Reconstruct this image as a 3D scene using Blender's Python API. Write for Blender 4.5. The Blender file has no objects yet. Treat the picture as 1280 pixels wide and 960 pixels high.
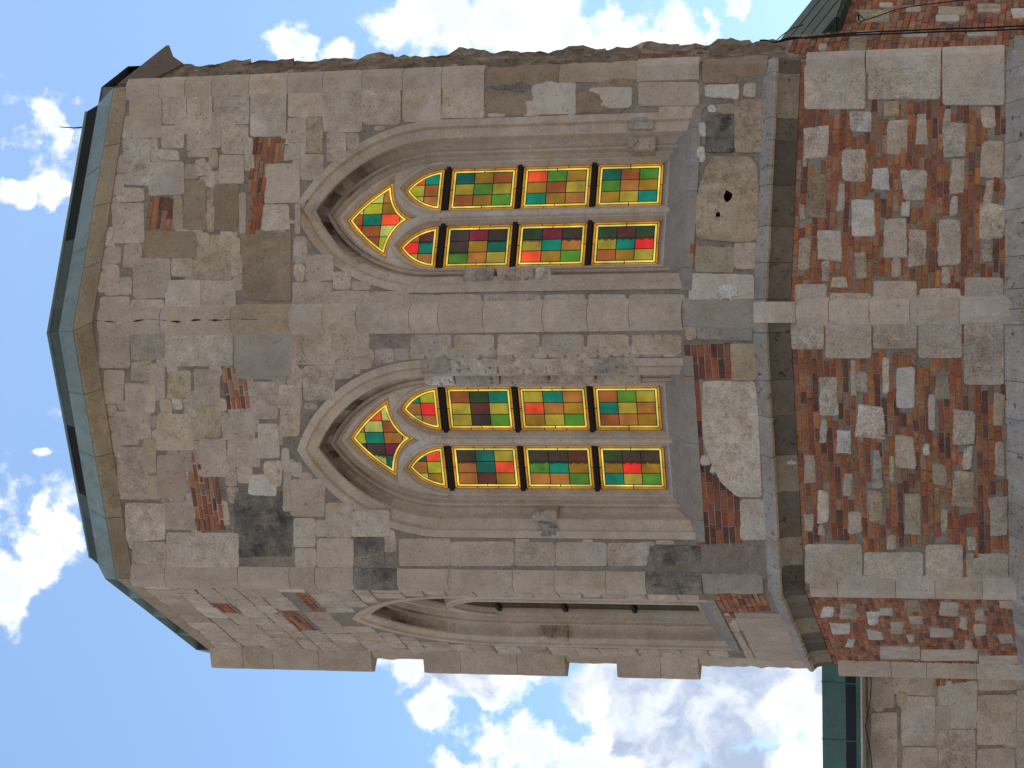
import bpy, bmesh, math, random
from math import sin, cos, pi, sqrt, radians
from mathutils import Vector, Matrix, noise
from mathutils.geometry import tessellate_polygon

# ------------------------------------------------------------------ camera
S = bpy.context.scene
col = S.collection
EYE = 1.6
DIST, PITCH, PAN, ROLL, FPX = 34.6403, 0.241173, -0.029388, 0.0062993, 2976.1
CAMPOS = Vector((0, -DIST, EYE))

def cam_vec(X, Y):
    """direction for tangent-plane offsets X (to the right) and Y (up) of the upright view"""
    c, s = cos(ROLL), sin(ROLL)
    X, Y = c * X + s * Y, -s * X + c * Y
    d = (X, 1.0, Y)
    c, s = cos(PITCH), sin(PITCH)
    d = (d[0], c * d[1] - s * d[2], s * d[1] + c * d[2])
    c, s = cos(PAN), sin(PAN)
    return Vector((c * d[0] + s * d[1], -s * d[0] + c * d[1], d[2]))

FWD = cam_vec(0, 0).normalized()
RGT = (cam_vec(1, 0) - cam_vec(0, 0)).normalized()
UPV = (cam_vec(0, 1) - cam_vec(0, 0)).normalized()
cd = bpy.data.cameras.new('camera'); cam = bpy.data.objects.new('camera', cd); col.objects.link(cam)
# the phone was held on its side: the picture's right is the world's down
m = Matrix((-UPV, RGT, -FWD)).transposed()
cam.matrix_world = Matrix.Translation(CAMPOS) @ m.to_4x4()
cd.sensor_fit = 'HORIZONTAL'; cd.sensor_width = 36; cd.lens = 36 * FPX / 1280
cd.clip_start = 0.1; cd.clip_end = 5000
S.camera = cam

# ------------------------------------------------------------------ light, exposure
SUN_AZ, SUN_EL = radians(14), radians(56)        # behind the church, high
S.view_settings.view_transform = 'Standard'; S.view_settings.look = 'None'
S.view_settings.exposure = 0.0; S.view_settings.gamma = 1.0; S.view_settings.use_curve_mapping = False
sd = bpy.data.lights.new('sun', 'SUN'); sd.energy = 3.6; sd.angle = radians(0.53); sd.color = (1, .95, .86)
sun = bpy.data.objects.new('sun', sd); col.objects.link(sun)
sdir = Vector((sin(SUN_AZ) * cos(SUN_EL), cos(SUN_AZ) * cos(SUN_EL), sin(SUN_EL)))
sun.rotation_euler = sdir.to_track_quat('Z', 'Y').to_euler()
sun.location = (0, 20, 40)

W = bpy.data.worlds.new('World'); S.world = W; W.use_nodes = True

def make_world():
    nt = W.node_tree; N = nt.nodes; L = nt.links
    for n in list(N): N.remove(n)
    def nd(t, **k):
        n = N.new(t)
        for a, b in k.items(): setattr(n, a, b)
        return n
    def math_(op, a, b=None, c=None, clamp=False):
        n = nd('ShaderNodeMath', operation=op); n.use_clamp = clamp
        for i, v in enumerate((a, b, c)):
            if v is None: continue
            if isinstance(v, (int, float)): n.inputs[i].default_value = v
            else: L.new(v, n.inputs[i])
        return n.outputs[0]
    out = nd('ShaderNodeOutputWorld'); bg = nd('ShaderNodeBackground')
    bg.inputs['Strength'].default_value = 0.10
    L.new(bg.outputs[0], out.inputs[0])
    sky = nd('ShaderNodeTexSky', sky_type='NISHITA'); sky.sun_disc = False
    sky.sun_elevation = SUN_EL; sky.sun_rotation = SUN_AZ
    sky.air_density = 1.0; sky.dust_density = 0.6; sky.ozone_density = 1.0
    tc = nd('ShaderNodeTexCoord'); sp = nd('ShaderNodeSeparateXYZ'); L.new(tc.outputs['Generated'], sp.inputs[0])
    az = math_('MULTIPLY', math_('ARCTAN2', sp.outputs[0], sp.outputs[1]), 180 / pi)
    el = math_('MULTIPLY', math_('ARCSINE', sp.outputs[2]), 180 / pi)
    cb = nd('ShaderNodeCombineXYZ'); L.new(az, cb.inputs[0]); L.new(el, cb.inputs[1])
    P0 = cb.outputs[0]
    def vm(op, a, b):
        n = nd('ShaderNodeVectorMath', operation=op)
        for i, v in enumerate((a, b)):
            if isinstance(v, (tuple, list)): n.inputs[i].default_value = v
            else: L.new(v, n.inputs[i])
        return n
    def nz(vec, scale, detail, rough=.55):
        n = nd('ShaderNodeTexNoise'); L.new(vec, n.inputs['Vector'])
        n.inputs['Scale'].default_value = scale; n.inputs['Detail'].default_value = detail
        n.inputs['Roughness'].default_value = rough
        return n
    n1 = nz(P0, 0.55, 6, .6)
    d1 = vm('MULTIPLY', vm('SUBTRACT', n1.outputs['Color'], (.5, .5, .5)).outputs[0], (2.0, 2.0, 0)).outputs[0]
    P = vm('ADD', P0, d1).outputs[0]
    fb = nz(P0, 1.0, 8, .57).outputs['Fac']
    fb2 = nz(P0, 0.5, 5, .5).outputs['Fac']

    def px(x, y):
        d = cam_vec((480 - y) / FPX, (640 - x) / FPX).normalized()
        return math.degrees(math.atan2(d.x, d.y)), math.degrees(math.asin(d.z))
    def blobs(lst):
        acc = None
        for x, y, rx, ry in lst:                    # photo x runs down the sky, y runs to the left
            a, e = px(x, y); k = math.degrees(1 / FPX)
            q = vm('MULTIPLY', vm('SUBTRACT', P, (a, e, 0)).outputs[0], (1 / (ry * k), 1 / (rx * k), 0)).outputs[0]
            ln = nd('ShaderNodeVectorMath', operation='LENGTH'); L.new(q, ln.inputs[0])
            v = math_('SUBTRACT', 1.0, ln.outputs['Value'])
            acc = v if acc is None else math_('MAXIMUM', acc, v)
        return acc
    def smooth(v, lo, hi):
        n = nd('ShaderNodeMapRange', interpolation_type='SMOOTHSTEP')
        L.new(v, n.inputs[0]); n.inputs[1].default_value = lo; n.inputs[2].default_value = hi
        return n.outputs[0]
    white = blobs([(365, 50, 32, 42), (425, 70, 35, 22), (545, 25, 85, 60), (640, 20, 110, 75), (725, 45, 50, 50), (800, 60, 90, 60),
                   (915, 8, 22, 22), (891, 34, 8, 28), (15, 245, 30, 32), (60, 160, 28, 55), (66, 240, 30, 42), (57, 567, 24, 13),
                   (8, 735, 58, 72), (45, 690, 42, 50), (62, 645, 20, 34), (85, 660, 24, 36), (-20, 640, 40, 50),
                   (508, 838, 28, 38), (545, 888, 42, 42), (652, 838, 42, 36), (660, 935, 80, 40), (740, 960, 90, 40), (575, 966, 40, 26),
                   (752, 895, 22, 60), (985, 885, 44, 50), (1000, 945, 52, 55)])
    grey = blobs([(585, 845, 85, 52), (540, 825, 70, 40), (650, 830, 60, 40), (780, 850, 100, 60), (870, 885, 130, 95), (820, 945, 80, 50), (900, 830, 140, 50), (980, 850, 80, 60), (940, 960, 100, 45)])
    wisp = blobs([(60, 200, 80, 120), (40, 640, 110, 110), (800, 30, 120, 60)])
    fbs = math_('MULTIPLY', math_('SUBTRACT', fb, .5), 2.5)
    dw = smooth(math_('ADD', white, fbs), -.02, .60)
    dg = smooth(math_('ADD', grey, math_('MULTIPLY', fbs, .6)), .0, .4)
    dwi = math_('MULTIPLY', smooth(math_('ADD', math_('MULTIPLY', wisp, .6), math_('MULTIPLY', fbs, 1.5)), .25, .9), .55)
    # unseen clouds added outside the view, warm grey to neutralise the blue ambient light
    far = smooth(nz(P0, 0.06, 8, .6).outputs['Fac'], .40, .54)
    side = math_('MULTIPLY', math_('MAXIMUM', smooth(math_('ABSOLUTE', az), 22, 34), smooth(el, 42, 52)), smooth(el, 2, 8))
    far = math_('MULTIPLY', math_('MULTIPLY', far, side), .8)
    dens = math_('MAXIMUM', math_('MAXIMUM', dw, dg), dwi)
    # rims of the thick clouds are sunlit, their middles are grey-blue
    inner = math_('MULTIPLY', smooth(math_('ADD', grey, math_('MULTIPLY', math_('SUBTRACT', fb2, .5), 1.1)), .05, .40), math_('SUBTRACT', 1.0, math_('MULTIPLY', smooth(white, .12, .5), .85)))
    soft = math_('MULTIPLY', smooth(math_('ADD', white, math_('MULTIPLY', math_('SUBTRACT', fb2, .5), 1.5)), .35, .9), .45)
    inner = math_('MULTIPLY', inner, math_('ADD', .45, math_('MULTIPLY', smooth(nz(P, .8, 6, .55).outputs['Fac'], .36, .62), .55)))
    shade = math_('MAXIMUM', inner, soft)
    cc = nd('ShaderNodeMix', data_type='RGBA'); L.new(shade, cc.inputs[0])
    cc.inputs[6].default_value = (13, 13.2, 13.5, 1); cc.inputs[7].default_value = (5.0, 6.0, 8.0, 1)
    tint = nd('ShaderNodeMix', data_type='RGBA', blend_type='MULTIPLY'); tint.inputs[0].default_value = 1
    L.new(sky.outputs[0], tint.inputs[6]); tint.inputs[7].default_value = SKY_TINT
    mx = nd('ShaderNodeMix', data_type='RGBA'); L.new(dens, mx.inputs[0]); L.new(tint.outputs[2], mx.inputs[6]); L.new(cc.outputs[2], mx.inputs[7])
    m2 = nd('ShaderNodeMix', data_type='RGBA'); L.new(far, m2.inputs[0]); L.new(mx.outputs[2], m2.inputs[6]); m2.inputs[7].default_value = (5.6, 5.4, 5.1, 1)
    L.new(m2.outputs[2], bg.inputs['Color'])
SKY_TINT = (1.10, 1.31, 1.46, 1)
make_world()

# ------------------------------------------------------------------ materials
def principled(name):
    mt = bpy.data.materials.new(name); mt.use_nodes = True
    return mt, mt.node_tree, mt.node_tree.nodes['Principled BSDF']

def surface(name, rough=.9, grain=.18, pit=.5, blotch=.25, bump=.4, pit_scale=22., scale=1., stain=(.12, .10, .085), stain_amt=.0, metallic=0., blockwise=0., stain_scale=.9, stain_lo=.5, stain_hi=.66):
    """colour attribute × layered noise, dark pits, stains, bump"""
    mt, nt, b = principled(name); N = nt.nodes; L = nt.links
    def math_(op, a, c):
        n = N.new('ShaderNodeMath'); n.operation = op
        for i, v in enumerate((a, c)):
            if isinstance(v, (int, float)): n.inputs[i].default_value = v
            else: L.new(v, n.inputs[i])
        return n.outputs[0]
    at = N.new('ShaderNodeAttribute'); at.attribute_name = 'col'
    geo = N.new('ShaderNodeNewGeometry')
    pos = geo.outputs['Position']
    if blockwise:                                   # every block is cut from another piece of stone
        o_ = N.new('ShaderNodeVectorMath'); o_.operation = 'SCALE'; o_.inputs[0].default_value = (37., 53., 71.); L.new(at.outputs['Alpha'], o_.inputs[3])
        p_ = N.new('ShaderNodeVectorMath'); p_.operation = 'ADD'; L.new(pos, p_.inputs[0]); L.new(o_.outputs[0], p_.inputs[1]); pos = p_.outputs[0]
    def nz(sc, det, ro=.6):
        n = N.new('ShaderNodeTexNoise'); L.new(pos, n.inputs['Vector'])
        n.inputs['Scale'].default_value = sc * scale; n.inputs['Detail'].default_value = det; n.inputs['Roughness'].default_value = ro
        return n.outputs['Fac']
    big, mid, fine, sp = nz(1.3, 5), nz(6, 7, .7), nz(38, 6, .75), nz(150, 2, .6)
    f = math_('ADD', math_('MULTIPLY', math_('SUBTRACT', big, .5), blotch * 3.0), math_('MULTIPLY', math_('SUBTRACT', mid, .5), blotch * 4.5))
    f = math_('ADD', f, math_('MULTIPLY', math_('SUBTRACT', fine, .5), grain * 6.5))
    f = math_('ADD', f, math_('MULTIPLY', math_('SUBTRACT', sp, .5), grain * 3.0))
    if blockwise:
        am = N.new('ShaderNodeMath'); am.operation = 'FRACT'; L.new(math_('MULTIPLY', at.outputs['Alpha'], 7.31), am.inputs[0])
        f = math_('MULTIPLY', f, math_('ADD', math_('MULTIPLY', am.outputs[0], blockwise * 1.3), 1 - blockwise * .6))
    f = math_('ADD', f, 1.0)
    pn = N.new('ShaderNodeTexNoise'); L.new(pos, pn.inputs['Vector'])
    pn.inputs['Scale'].default_value = pit_scale; pn.inputs['Detail'].default_value = 5; pn.inputs['Roughness'].default_value = .7
    mr = N.new('ShaderNodeMapRange'); L.new(pn.outputs['Fac'], mr.inputs[0])
    mr.inputs[1].default_value = .585; mr.inputs[2].default_value = .68; mr.inputs[3].default_value = 0; mr.inputs[4].default_value = pit
    f = math_('MULTIPLY', f, math_('SUBTRACT', 1.0, mr.outputs[0]))
    mul = N.new('ShaderNodeVectorMath'); mul.operation = 'SCALE'; L.new(at.outputs['Color'], mul.inputs[0]); L.new(f, mul.inputs[3])
    hue = N.new('ShaderNodeMix'); hue.data_type = 'RGBA'; L.new(nz(2.6, 4, .6), hue.inputs[0])
    hue.inputs[6].default_value = (1.16, 1.0, .80, 1); hue.inputs[7].default_value = (.86, 1.0, 1.18, 1)
    hm = N.new('ShaderNodeVectorMath'); hm.operation = 'MULTIPLY'; L.new(mul.outputs[0], hm.inputs[0]); L.new(hue.outputs[2], hm.inputs[1])
    colr = hm.outputs[0]
    if stain_amt:
        sm = N.new('ShaderNodeMapRange'); L.new(math_('ADD', math_('MULTIPLY', nz(stain_scale, 7, .68), .7), math_('MULTIPLY', mid, .3)), sm.inputs[0])
        sm.inputs[1].default_value = stain_lo; sm.inputs[2].default_value = stain_hi; sm.inputs[3].default_value = 0; sm.inputs[4].default_value = stain_amt
        mx = N.new('ShaderNodeMix'); mx.data_type = 'RGBA'; L.new(sm.outputs[0], mx.inputs[0]); L.new(colr, mx.inputs[6]); mx.inputs[7].default_value = (*stain, 1)
        colr = mx.outputs[2]
    L.new(colr, b.inputs['Base Color'])
    b.inputs['Roughness'].default_value = rough; b.inputs['Metallic'].default_value = metallic
    b.inputs['Specular IOR Level'].default_value = .25
    h = math_('ADD', math_('MULTIPLY', mid, .9), math_('MULTIPLY', fine, .5))
    h = math_('SUBTRACT', h, math_('MULTIPLY', mr.outputs[0], .7))
    bp = N.new('ShaderNodeBump'); bp.inputs['Strength'].default_value = bump; bp.inputs['Distance'].default_value = .05
    L.new(h, bp.inputs['Height']); L.new(bp.outputs[0], b.inputs['Normal'])
    return mt

M_STONE = surface('weathered_limestone', stain_amt=.4, stain=(.17, .135, .11), blockwise=.8)
M_SOOT = surface('sooty_limestone', grain=.25, pit=.5, blotch=.4, bump=.6, stain_amt=.93, stain=(.055, .048, .042), blockwise=.5, stain_scale=2.6, stain_lo=.40, stain_hi=.60)
M_TRIM = surface('carved_limestone', grain=.14, pit=.35, blotch=.2, bump=.25, stain_amt=.3, stain=(.15, .115, .09))
M_BRICK = surface('old_brick_masonry', grain=.3, pit=.35, blotch=.3, bump=.6, pit_scale=30, blockwise=.6, stain_amt=.14, stain=(.2, .155, .12))
M_RUBBLE = surface('broken_rubble', grain=.35, pit=.7, blotch=.5, bump=.9, pit_scale=9, stain_amt=.6, stain=(.05, .038, .028))
M_STRING = surface('lichened_limestone', grain=.2, pit=.75, blotch=.25, bump=.4, pit_scale=11, stain_amt=.45, stain=(.10, .095, .09))
M_RUBBLE2 = surface('worn_rubble_stone', grain=.25, pit=.6, blotch=.4, bump=.8, pit_scale=14, stain_amt=.4, stain=(.14, .11, .09))
M_COPPER = surface('verdigris_copper', rough=.55, grain=.1, pit=.3, blotch=.25, bump=.1, pit_scale=6, stain_amt=.25, stain=(.03, .04, .04))
M_OLDCOPPER = surface('darkened_copper', rough=.95, grain=.3, pit=.3, blotch=.7, bump=.15, pit_scale=5, stain_amt=.3, stain=(.04, .07, .055))
M_IRON = surface('black_iron', rough=.6, grain=.2, pit=0, blotch=.2, bump=.1)
M_CABLE = surface('black_rubber', rough=.6, grain=.1, pit=0, blotch=.1, bump=.0)
M_ZINC = surface('bright_zinc', rough=.35, grain=.1, pit=.2, blotch=.2, bump=.05, metallic=.9)
M_GROUND = surface('stone_paving', grain=.2, pit=.2, blotch=.25, bump=.3)

def glass_material():
    mt, nt, b = principled('stained_glass'); N = nt.nodes; L = nt.links
    at = N.new('ShaderNodeAttribute'); at.attribute_name = 'col'
    geo = N.new('ShaderNodeNewGeometry')
    n = N.new('ShaderNodeTexNoise'); L.new(geo.outputs['Position'], n.inputs['Vector'])
    n.inputs['Scale'].default_value = 4.5; n.inputs['Detail'].default_value = 4
    n2 = N.new('ShaderNodeTexNoise'); L.new(geo.outputs['Position'], n2.inputs['Vector'])
    n2.inputs['Scale'].default_value = 120; n2.inputs['Detail'].default_value = 2
    mr = N.new('ShaderNodeMapRange'); L.new(n.outputs['Fac'], mr.inputs[0]); mr.inputs[1].default_value = .25; mr.inputs[2].default_value = .75
    mr.inputs[3].default_value = .55; mr.inputs[4].default_value = 1.3
    mr2 = N.new('ShaderNodeMapRange'); L.new(n2.outputs['Fac'], mr2.inputs[0]); mr2.inputs[1].default_value = .2; mr2.inputs[2].default_value = .8
    mr2.inputs[3].default_value = .85; mr2.inputs[4].default_value = 1.15
    mm = N.new('ShaderNodeMath'); mm.operation = 'MULTIPLY'; L.new(mr.outputs[0], mm.inputs[0]); L.new(mr2.outputs[0], mm.inputs[1])
    sc = N.new('ShaderNodeVectorMath'); sc.operation = 'SCALE'; L.new(at.outputs['Color'], sc.inputs[0]); L.new(mm.outputs[0], sc.inputs[3])
    b.inputs['Base Color'].default_value = (.02, .02, .02, 1)
    L.new(sc.outputs[0], b.inputs['Emission Color']); b.inputs['Emission Strength'].default_value = GLOW
    b.inputs['Roughness'].default_value = .12; b.inputs['Specular IOR Level'].default_value = .2
    bp = N.new('ShaderNodeBump'); bp.inputs['Strength'].default_value = .15; bp.inputs['Distance'].default_value = .01
    L.new(n.outputs['Fac'], bp.inputs['Height']); L.new(bp.outputs[0], b.inputs['Normal'])
    return mt
GLOW = 0.9
M_GLASS = glass_material()

# ------------------------------------------------------------------ mesh helpers
rnd = random.Random(11)
def lin(r, g, b):
    f = lambda c: ((c / 255 + .055) / 1.055) ** 2.4 if c > 10 else c / 255 / 12.92
    return (f(r), f(g), f(b))
def jit(c, a=.08):
    k = 1 + rnd.uniform(-a, a); w = rnd.uniform(-a, a) * .35
    return (c[0] * k * (1 + w), c[1] * k, c[2] * k * (1 - w))

class MB:
    def __init__(s): s.v = []; s.f = []; s.c = []
    def face(s, pts, c):
        i = len(s.v); s.v += [tuple(p) for p in pts]; s.f.append(tuple(range(i, i + len(pts)))); s.c.append(c)
    def grid(s, rows, c, close=False):
        """rows of equal length joined by quads, vertices shared"""
        i0 = len(s.v); n = len(rows[0])
        for r in rows: s.v += [tuple(p) for p in r]
        for a in range(len(rows) - 1):
            for b in range(n if close else n - 1):
                b2 = (b + 1) % n
                s.f.append((i0 + a * n + b, i0 + a * n + b2, i0 + (a + 1) * n + b2, i0 + (a + 1) * n + b))
                s.c.append(c(a, b) if callable(c) else c)
    def loft(s, loops, c, cap=True):
        i0 = len(s.v); n = len(loops[0])
        s.grid(loops, c, close=True)
        cc = c(0, 0) if callable(c) else c
        if cap: s.f.append(tuple(i0 + (len(loops) - 1) * n + k for k in range(n))); s.c.append(cc)
    def box(s, o, ax, ay, az, c):
        o = Vector(o); ax = Vector(ax); ay = Vector(ay); az = Vector(az)
        a = [o, o + ax, o + ax + ay, o + ay]; b = [p + az for p in a]
        s.face(a[::-1], c); s.face(b, c)
        for k in range(4): s.face([a[k], a[(k + 1) % 4], b[(k + 1) % 4], b[k]], c)
    def tube(s, pts, r, c, seg=7):
        pts = [Vector(p) for p in pts]; loops = []
        for i, p in enumerate(pts):
            t = (pts[min(i + 1, len(pts) - 1)] - pts[max(i - 1, 0)]).normalized()
            a = t.orthogonal().normalized() if i == 0 else (a - t * a.dot(t)).normalized()
            bb = t.cross(a)
            rr = r[i] if isinstance(r, (list, tuple)) else r
            loops.append([p + (a * cos(k * 2 * pi / seg) + bb * sin(k * 2 * pi / seg)) * rr for k in range(seg)])
        s.loft(loops, c); s.face(loops[0][::-1], c)
    def build(s, name, mat, parent=None, smooth=None, weld=False):
        me = bpy.data.meshes.new(name); me.from_pydata(s.v, [], s.f)
        at = me.color_attributes.new('col', 'FLOAT_COLOR', 'CORNER')
        buf = []
        for f, c in zip(s.f, s.c):
            buf += [c[0], c[1], c[2], (c[0] * 913.7 + c[1] * 377.1) % 1.0] * len(f)
        at.data.foreach_set('color', buf)
        bm = bmesh.new(); bm.from_mesh(me)
        if weld: bmesh.ops.remove_doubles(bm, verts=bm.verts, dist=1e-4)
        if smooth is not None:
            for f in bm.faces: f.smooth = True
        bm.to_mesh(me); bm.free()
        if smooth is not None: me.set_sharp_from_angle(angle=radians(smooth))
        me.materials.append(mat)
        o = bpy.data.objects.new(name, me); col.objects.link(o)
        if parent is not None:
            o.parent = parent
            if parent.type == 'EMPTY': o.matrix_parent_inverse = Matrix.Translation(-parent.location)
        return o
def thing(name, label, cat, loc=(0, 0, 0), group=None):
    o = bpy.data.objects.new(name, None); col.objects.link(o); o.location = loc
    o.empty_display_size = .3
    o['label'] = label; o['category'] = cat
    if group: o['group'] = group
    return o

# ------------------------------------------------------------------ plan of the apse
C_ = Vector((0, -4.8344)); R_ = Vector((3.286, -3.437)); L_ = Vector((-3.617, -3.609)); K_ = Vector((-5.097, -.183))
a_ = math.atan2(R_.y - C_.y, R_.x - C_.x) + pi / 4
E_ = R_ + 1.05 * Vector((cos(a_), sin(a_)))
E5 = R_ + 6.0 * Vector((cos(a_), sin(a_)))
class Face:
    def __init__(s, A, B):
        s.A = A; s.B = B; s.t = (B - A).normalized(); s.n = Vector((s.t.y, -s.t.x)); s.len = (B - A).length; s.traced = []
    def P(s, u, z, d=0.0):                    # d > 0 goes into the wall
        q = s.A + s.t * u - s.n * d
        return Vector((q.x, q.y, z + EYE))
    def un(s, x, y, d=0.0):                   # photo pixel -> place on this wall
        r = cam_vec((480 - y) / FPX, (640 - x) / FPX)
        A = s.A - s.n * d
        k = ((A - Vector((0, -DIST))).dot(s.n)) / (r.xy.dot(s.n))
        q = Vector((0, -DIST)) + k * r.xy
        return ((q - A).dot(s.t), k * r.z)
FR = Face(C_, R_); FL = Face(L_, C_); FK = Face(K_, L_); FS = Face(R_, E_); FS5 = Face(R_, E5)
ZT, ZS, ZB, ZG = 13.139, 4.166, 1.116, -EYE

STONE = (.575, .46, .37); PALE = (.63, .525, .435); TAN = (.49, .375, .265); BROWN = (.37, .265, .185); GREY = (.45, .385, .33)
DARK = (.40, .34, .29); YELL = (.52, .42, .29); WHITE = (.70, .615, .545); MORTAR = (.30, .245, .20); PINK = (.54, .42, .345)
BR = [(.44, .145, .07), (.50, .185, .085), (.40, .13, .07), (.32, .12, .08), (.23, .095, .072), (.44, .21, .12), (.38, .225, .15), (.50, .20, .08)]
SH = dict(s=STONE, p=PALE, t=TAN, b=BROWN, g=GREY, d=DARK, y=YELL, w=WHITE, k=PINK)

def inset(poly, d):
    n = len(poly); out = []
    ar = sum(poly[i][0] * poly[(i + 1) % n][1] - poly[(i + 1) % n][0] * poly[i][1] for i in range(n))
    sg = 1 if ar > 0 else -1
    for i in range(n):
        p = Vector(poly[i - 1]); q = Vector(poly[i]); r = Vector(poly[(i + 1) % n])
        e1 = (q - p); e2 = (r - q)
        if e1.length < 1e-9 or e2.length < 1e-9: out.append(tuple(q)); continue
        e1.normalize(); e2.normalize()
        n1 = Vector((-e1.y, e1.x)) * sg; n2 = Vector((-e2.y, e2.x)) * sg
        b = n1 + n2
        if b.length < 1e-6: out.append(tuple(q + n1 * d)); continue
        b.normalize(); k = max(.35, b.dot(n1))
        out.append(tuple(q + b * (d / k)))
    return out

def wobble(poly, amp, step=.045, rounding=1, corner=.0):
    """subdivide the outline, nick its corners and make it uneven"""
    if corner: poly = [(x + rnd.uniform(-corner, corner), z + rnd.uniform(-corner, corner)) for x, z in poly]
    pts = []
    n = len(poly); seed = rnd.uniform(0, 900)
    for i in range(n):
        a = Vector(poly[i]); b = Vector(poly[(i + 1) % n]); ln = (b - a).length
        k = max(2, int(ln / step))
        for j in range(k): pts.append(a + (b - a) * (j / k))
    for _ in range(int(rounding)):
        pts = [(pts[i - 1] + pts[i] * 2 + pts[(i + 1) % len(pts)]) / 4 for i in range(len(pts))]
    out = []
    for p in pts:
        q = Vector((p.x * 5 + seed, p.y * 5, 0)); q2 = Vector((p.x * 19 + seed, p.y * 19, 9))
        dx = noise.noise(q) * .7 + noise.noise(q2) * .7; dy = noise.noise(q + Vector((31, 7, 0))) * .7 + noise.noise(q2 + Vector((3, 70, 0))) * .7
        out.append((p.x + dx * amp, p.y + dy * amp))
    return out

def stone(mb, F, poly, c, rough=.008, proud=.008, d0=0.0, bevel=.007, base=.03, rounding=1, jitter=.07):
    rugged = 0
    if rough > 0:
        rugged = .011 if rough >= .012 else .0
        poly = wobble(poly, rough, rounding=min(rounding, 1), corner=min(.028, rough * 1.4) if len(poly) == 4 and rough > .008 else 0)
    c = jit(c, jitter)
    tilt = [rnd.uniform(-.012, .012) for _ in range(2)]
    cx = sum(p[0] for p in poly) / len(poly); cz = sum(p[1] for p in poly) / len(poly)
    pr = proud * rnd.uniform(.6, 1.4); sd = rnd.uniform(0, 500)
    def lvl(pl, d, w=0):
        return [F.P(u, z, d0 + d + (((u - cx) * tilt[0] + (z - cz) * tilt[1]) if d < 0 else 0) + (noise.noise(Vector((u * 14 + sd, z * 14, 0))) * w if w else 0)) for u, z in pl]
    p1 = inset(poly, bevel * .35); p2 = inset(poly, bevel)
    loops = [lvl(poly, base), lvl(poly, -pr * .35), lvl(p1, -pr * .8), lvl(p2, -pr, rugged * .5)]
    if rugged:
        for k, h in ((.72, .5), (.42, .8), (.15, .7)):
            pk = [(cx + (u - cx) * k, cz + (z - cz) * k) for u, z in p2]
            loops.append(lvl(pk, -pr - rugged * h, rugged))
    mb.loft(loops, c)

def quad(F, tr, r):
    x0, y0, x1, y1 = r; ox, oy, sc = tr
    return [F.un(ox + x * sc, oy + y * sc) for x, y in ((x0, y0), (x1, y0), (x1, y1), (x0, y1))]
def polyt(F, tr, pts, d=0.0):
    ox, oy, sc = tr
    return [F.un(ox + x * sc, oy + y * sc, d) for x, y in pts]
def in_poly(p, poly):
    r = False; n = len(poly)
    for i in range(n):
        a = poly[i]; b = poly[i - 1]
        if (a[1] > p[1]) != (b[1] > p[1]) and p[0] < (b[0] - a[0]) * (p[1] - a[1]) / (b[1] - a[1]) + a[0]: r = not r
    return r
def spans(poly, z):
    xs = []; n = len(poly)
    for i in range(n):
        a = poly[i]; b = poly[i - 1]
        if (a[1] > z) != (b[1] > z): xs.append((b[0] - a[0]) * (z - a[1]) / (b[1] - a[1]) + a[0])
    xs.sort(); return list(zip(xs[::2], xs[1::2]))
def bricks(mb, F, poly, course=.078, skip=(), proud=.010, pal=BR, lens=(.15, .30), gap=.011, d0=0.0):
    z0 = min(p[1] for p in poly); z1 = max(p[1] for p in poly)
    n = max(1, round((z1 - z0) / course)); h = (z1 - z0) / n
    for i in range(n):
        zc = z0 + (i + .5) * h; tone = rnd.uniform(.88, 1.1)
        for a, b in spans(poly, zc):
            u = a
            while u < b - .02:
                l = rnd.uniform(*lens); e = min(u + l, b)
                if b - e < .06: e = b
                m = ((u + e) / 2, zc)
                if not any(in_poly(m, q) for q in skip):
                    c = rnd.choice(pal); c = jit(tuple(x * tone for x in c), .12)
                    g = gap * rnd.uniform(.7, 1.4)
                    q = [(u + g / 2, zc - h / 2 + g / 2), (e - g / 2, zc - h / 2 + g / 2), (e - g / 2, zc + h / 2 - g / 2), (u + g / 2, zc + h / 2 - g / 2)]
                    q = [(x + rnd.uniform(-.004, .004), y + rnd.uniform(-.004, .004)) for x, y in q]
                    pr = proud * rnd.uniform(.4, 1.3); q2 = inset(q, .004)
                    mb.loft([[F.P(x, y, d0 + .02) for x, y in q], [F.P(x, y, d0 - pr * .6) for x, y in q], [F.P(x, y, d0 - pr) for x, y in q2]], c)
                u = e
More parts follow.
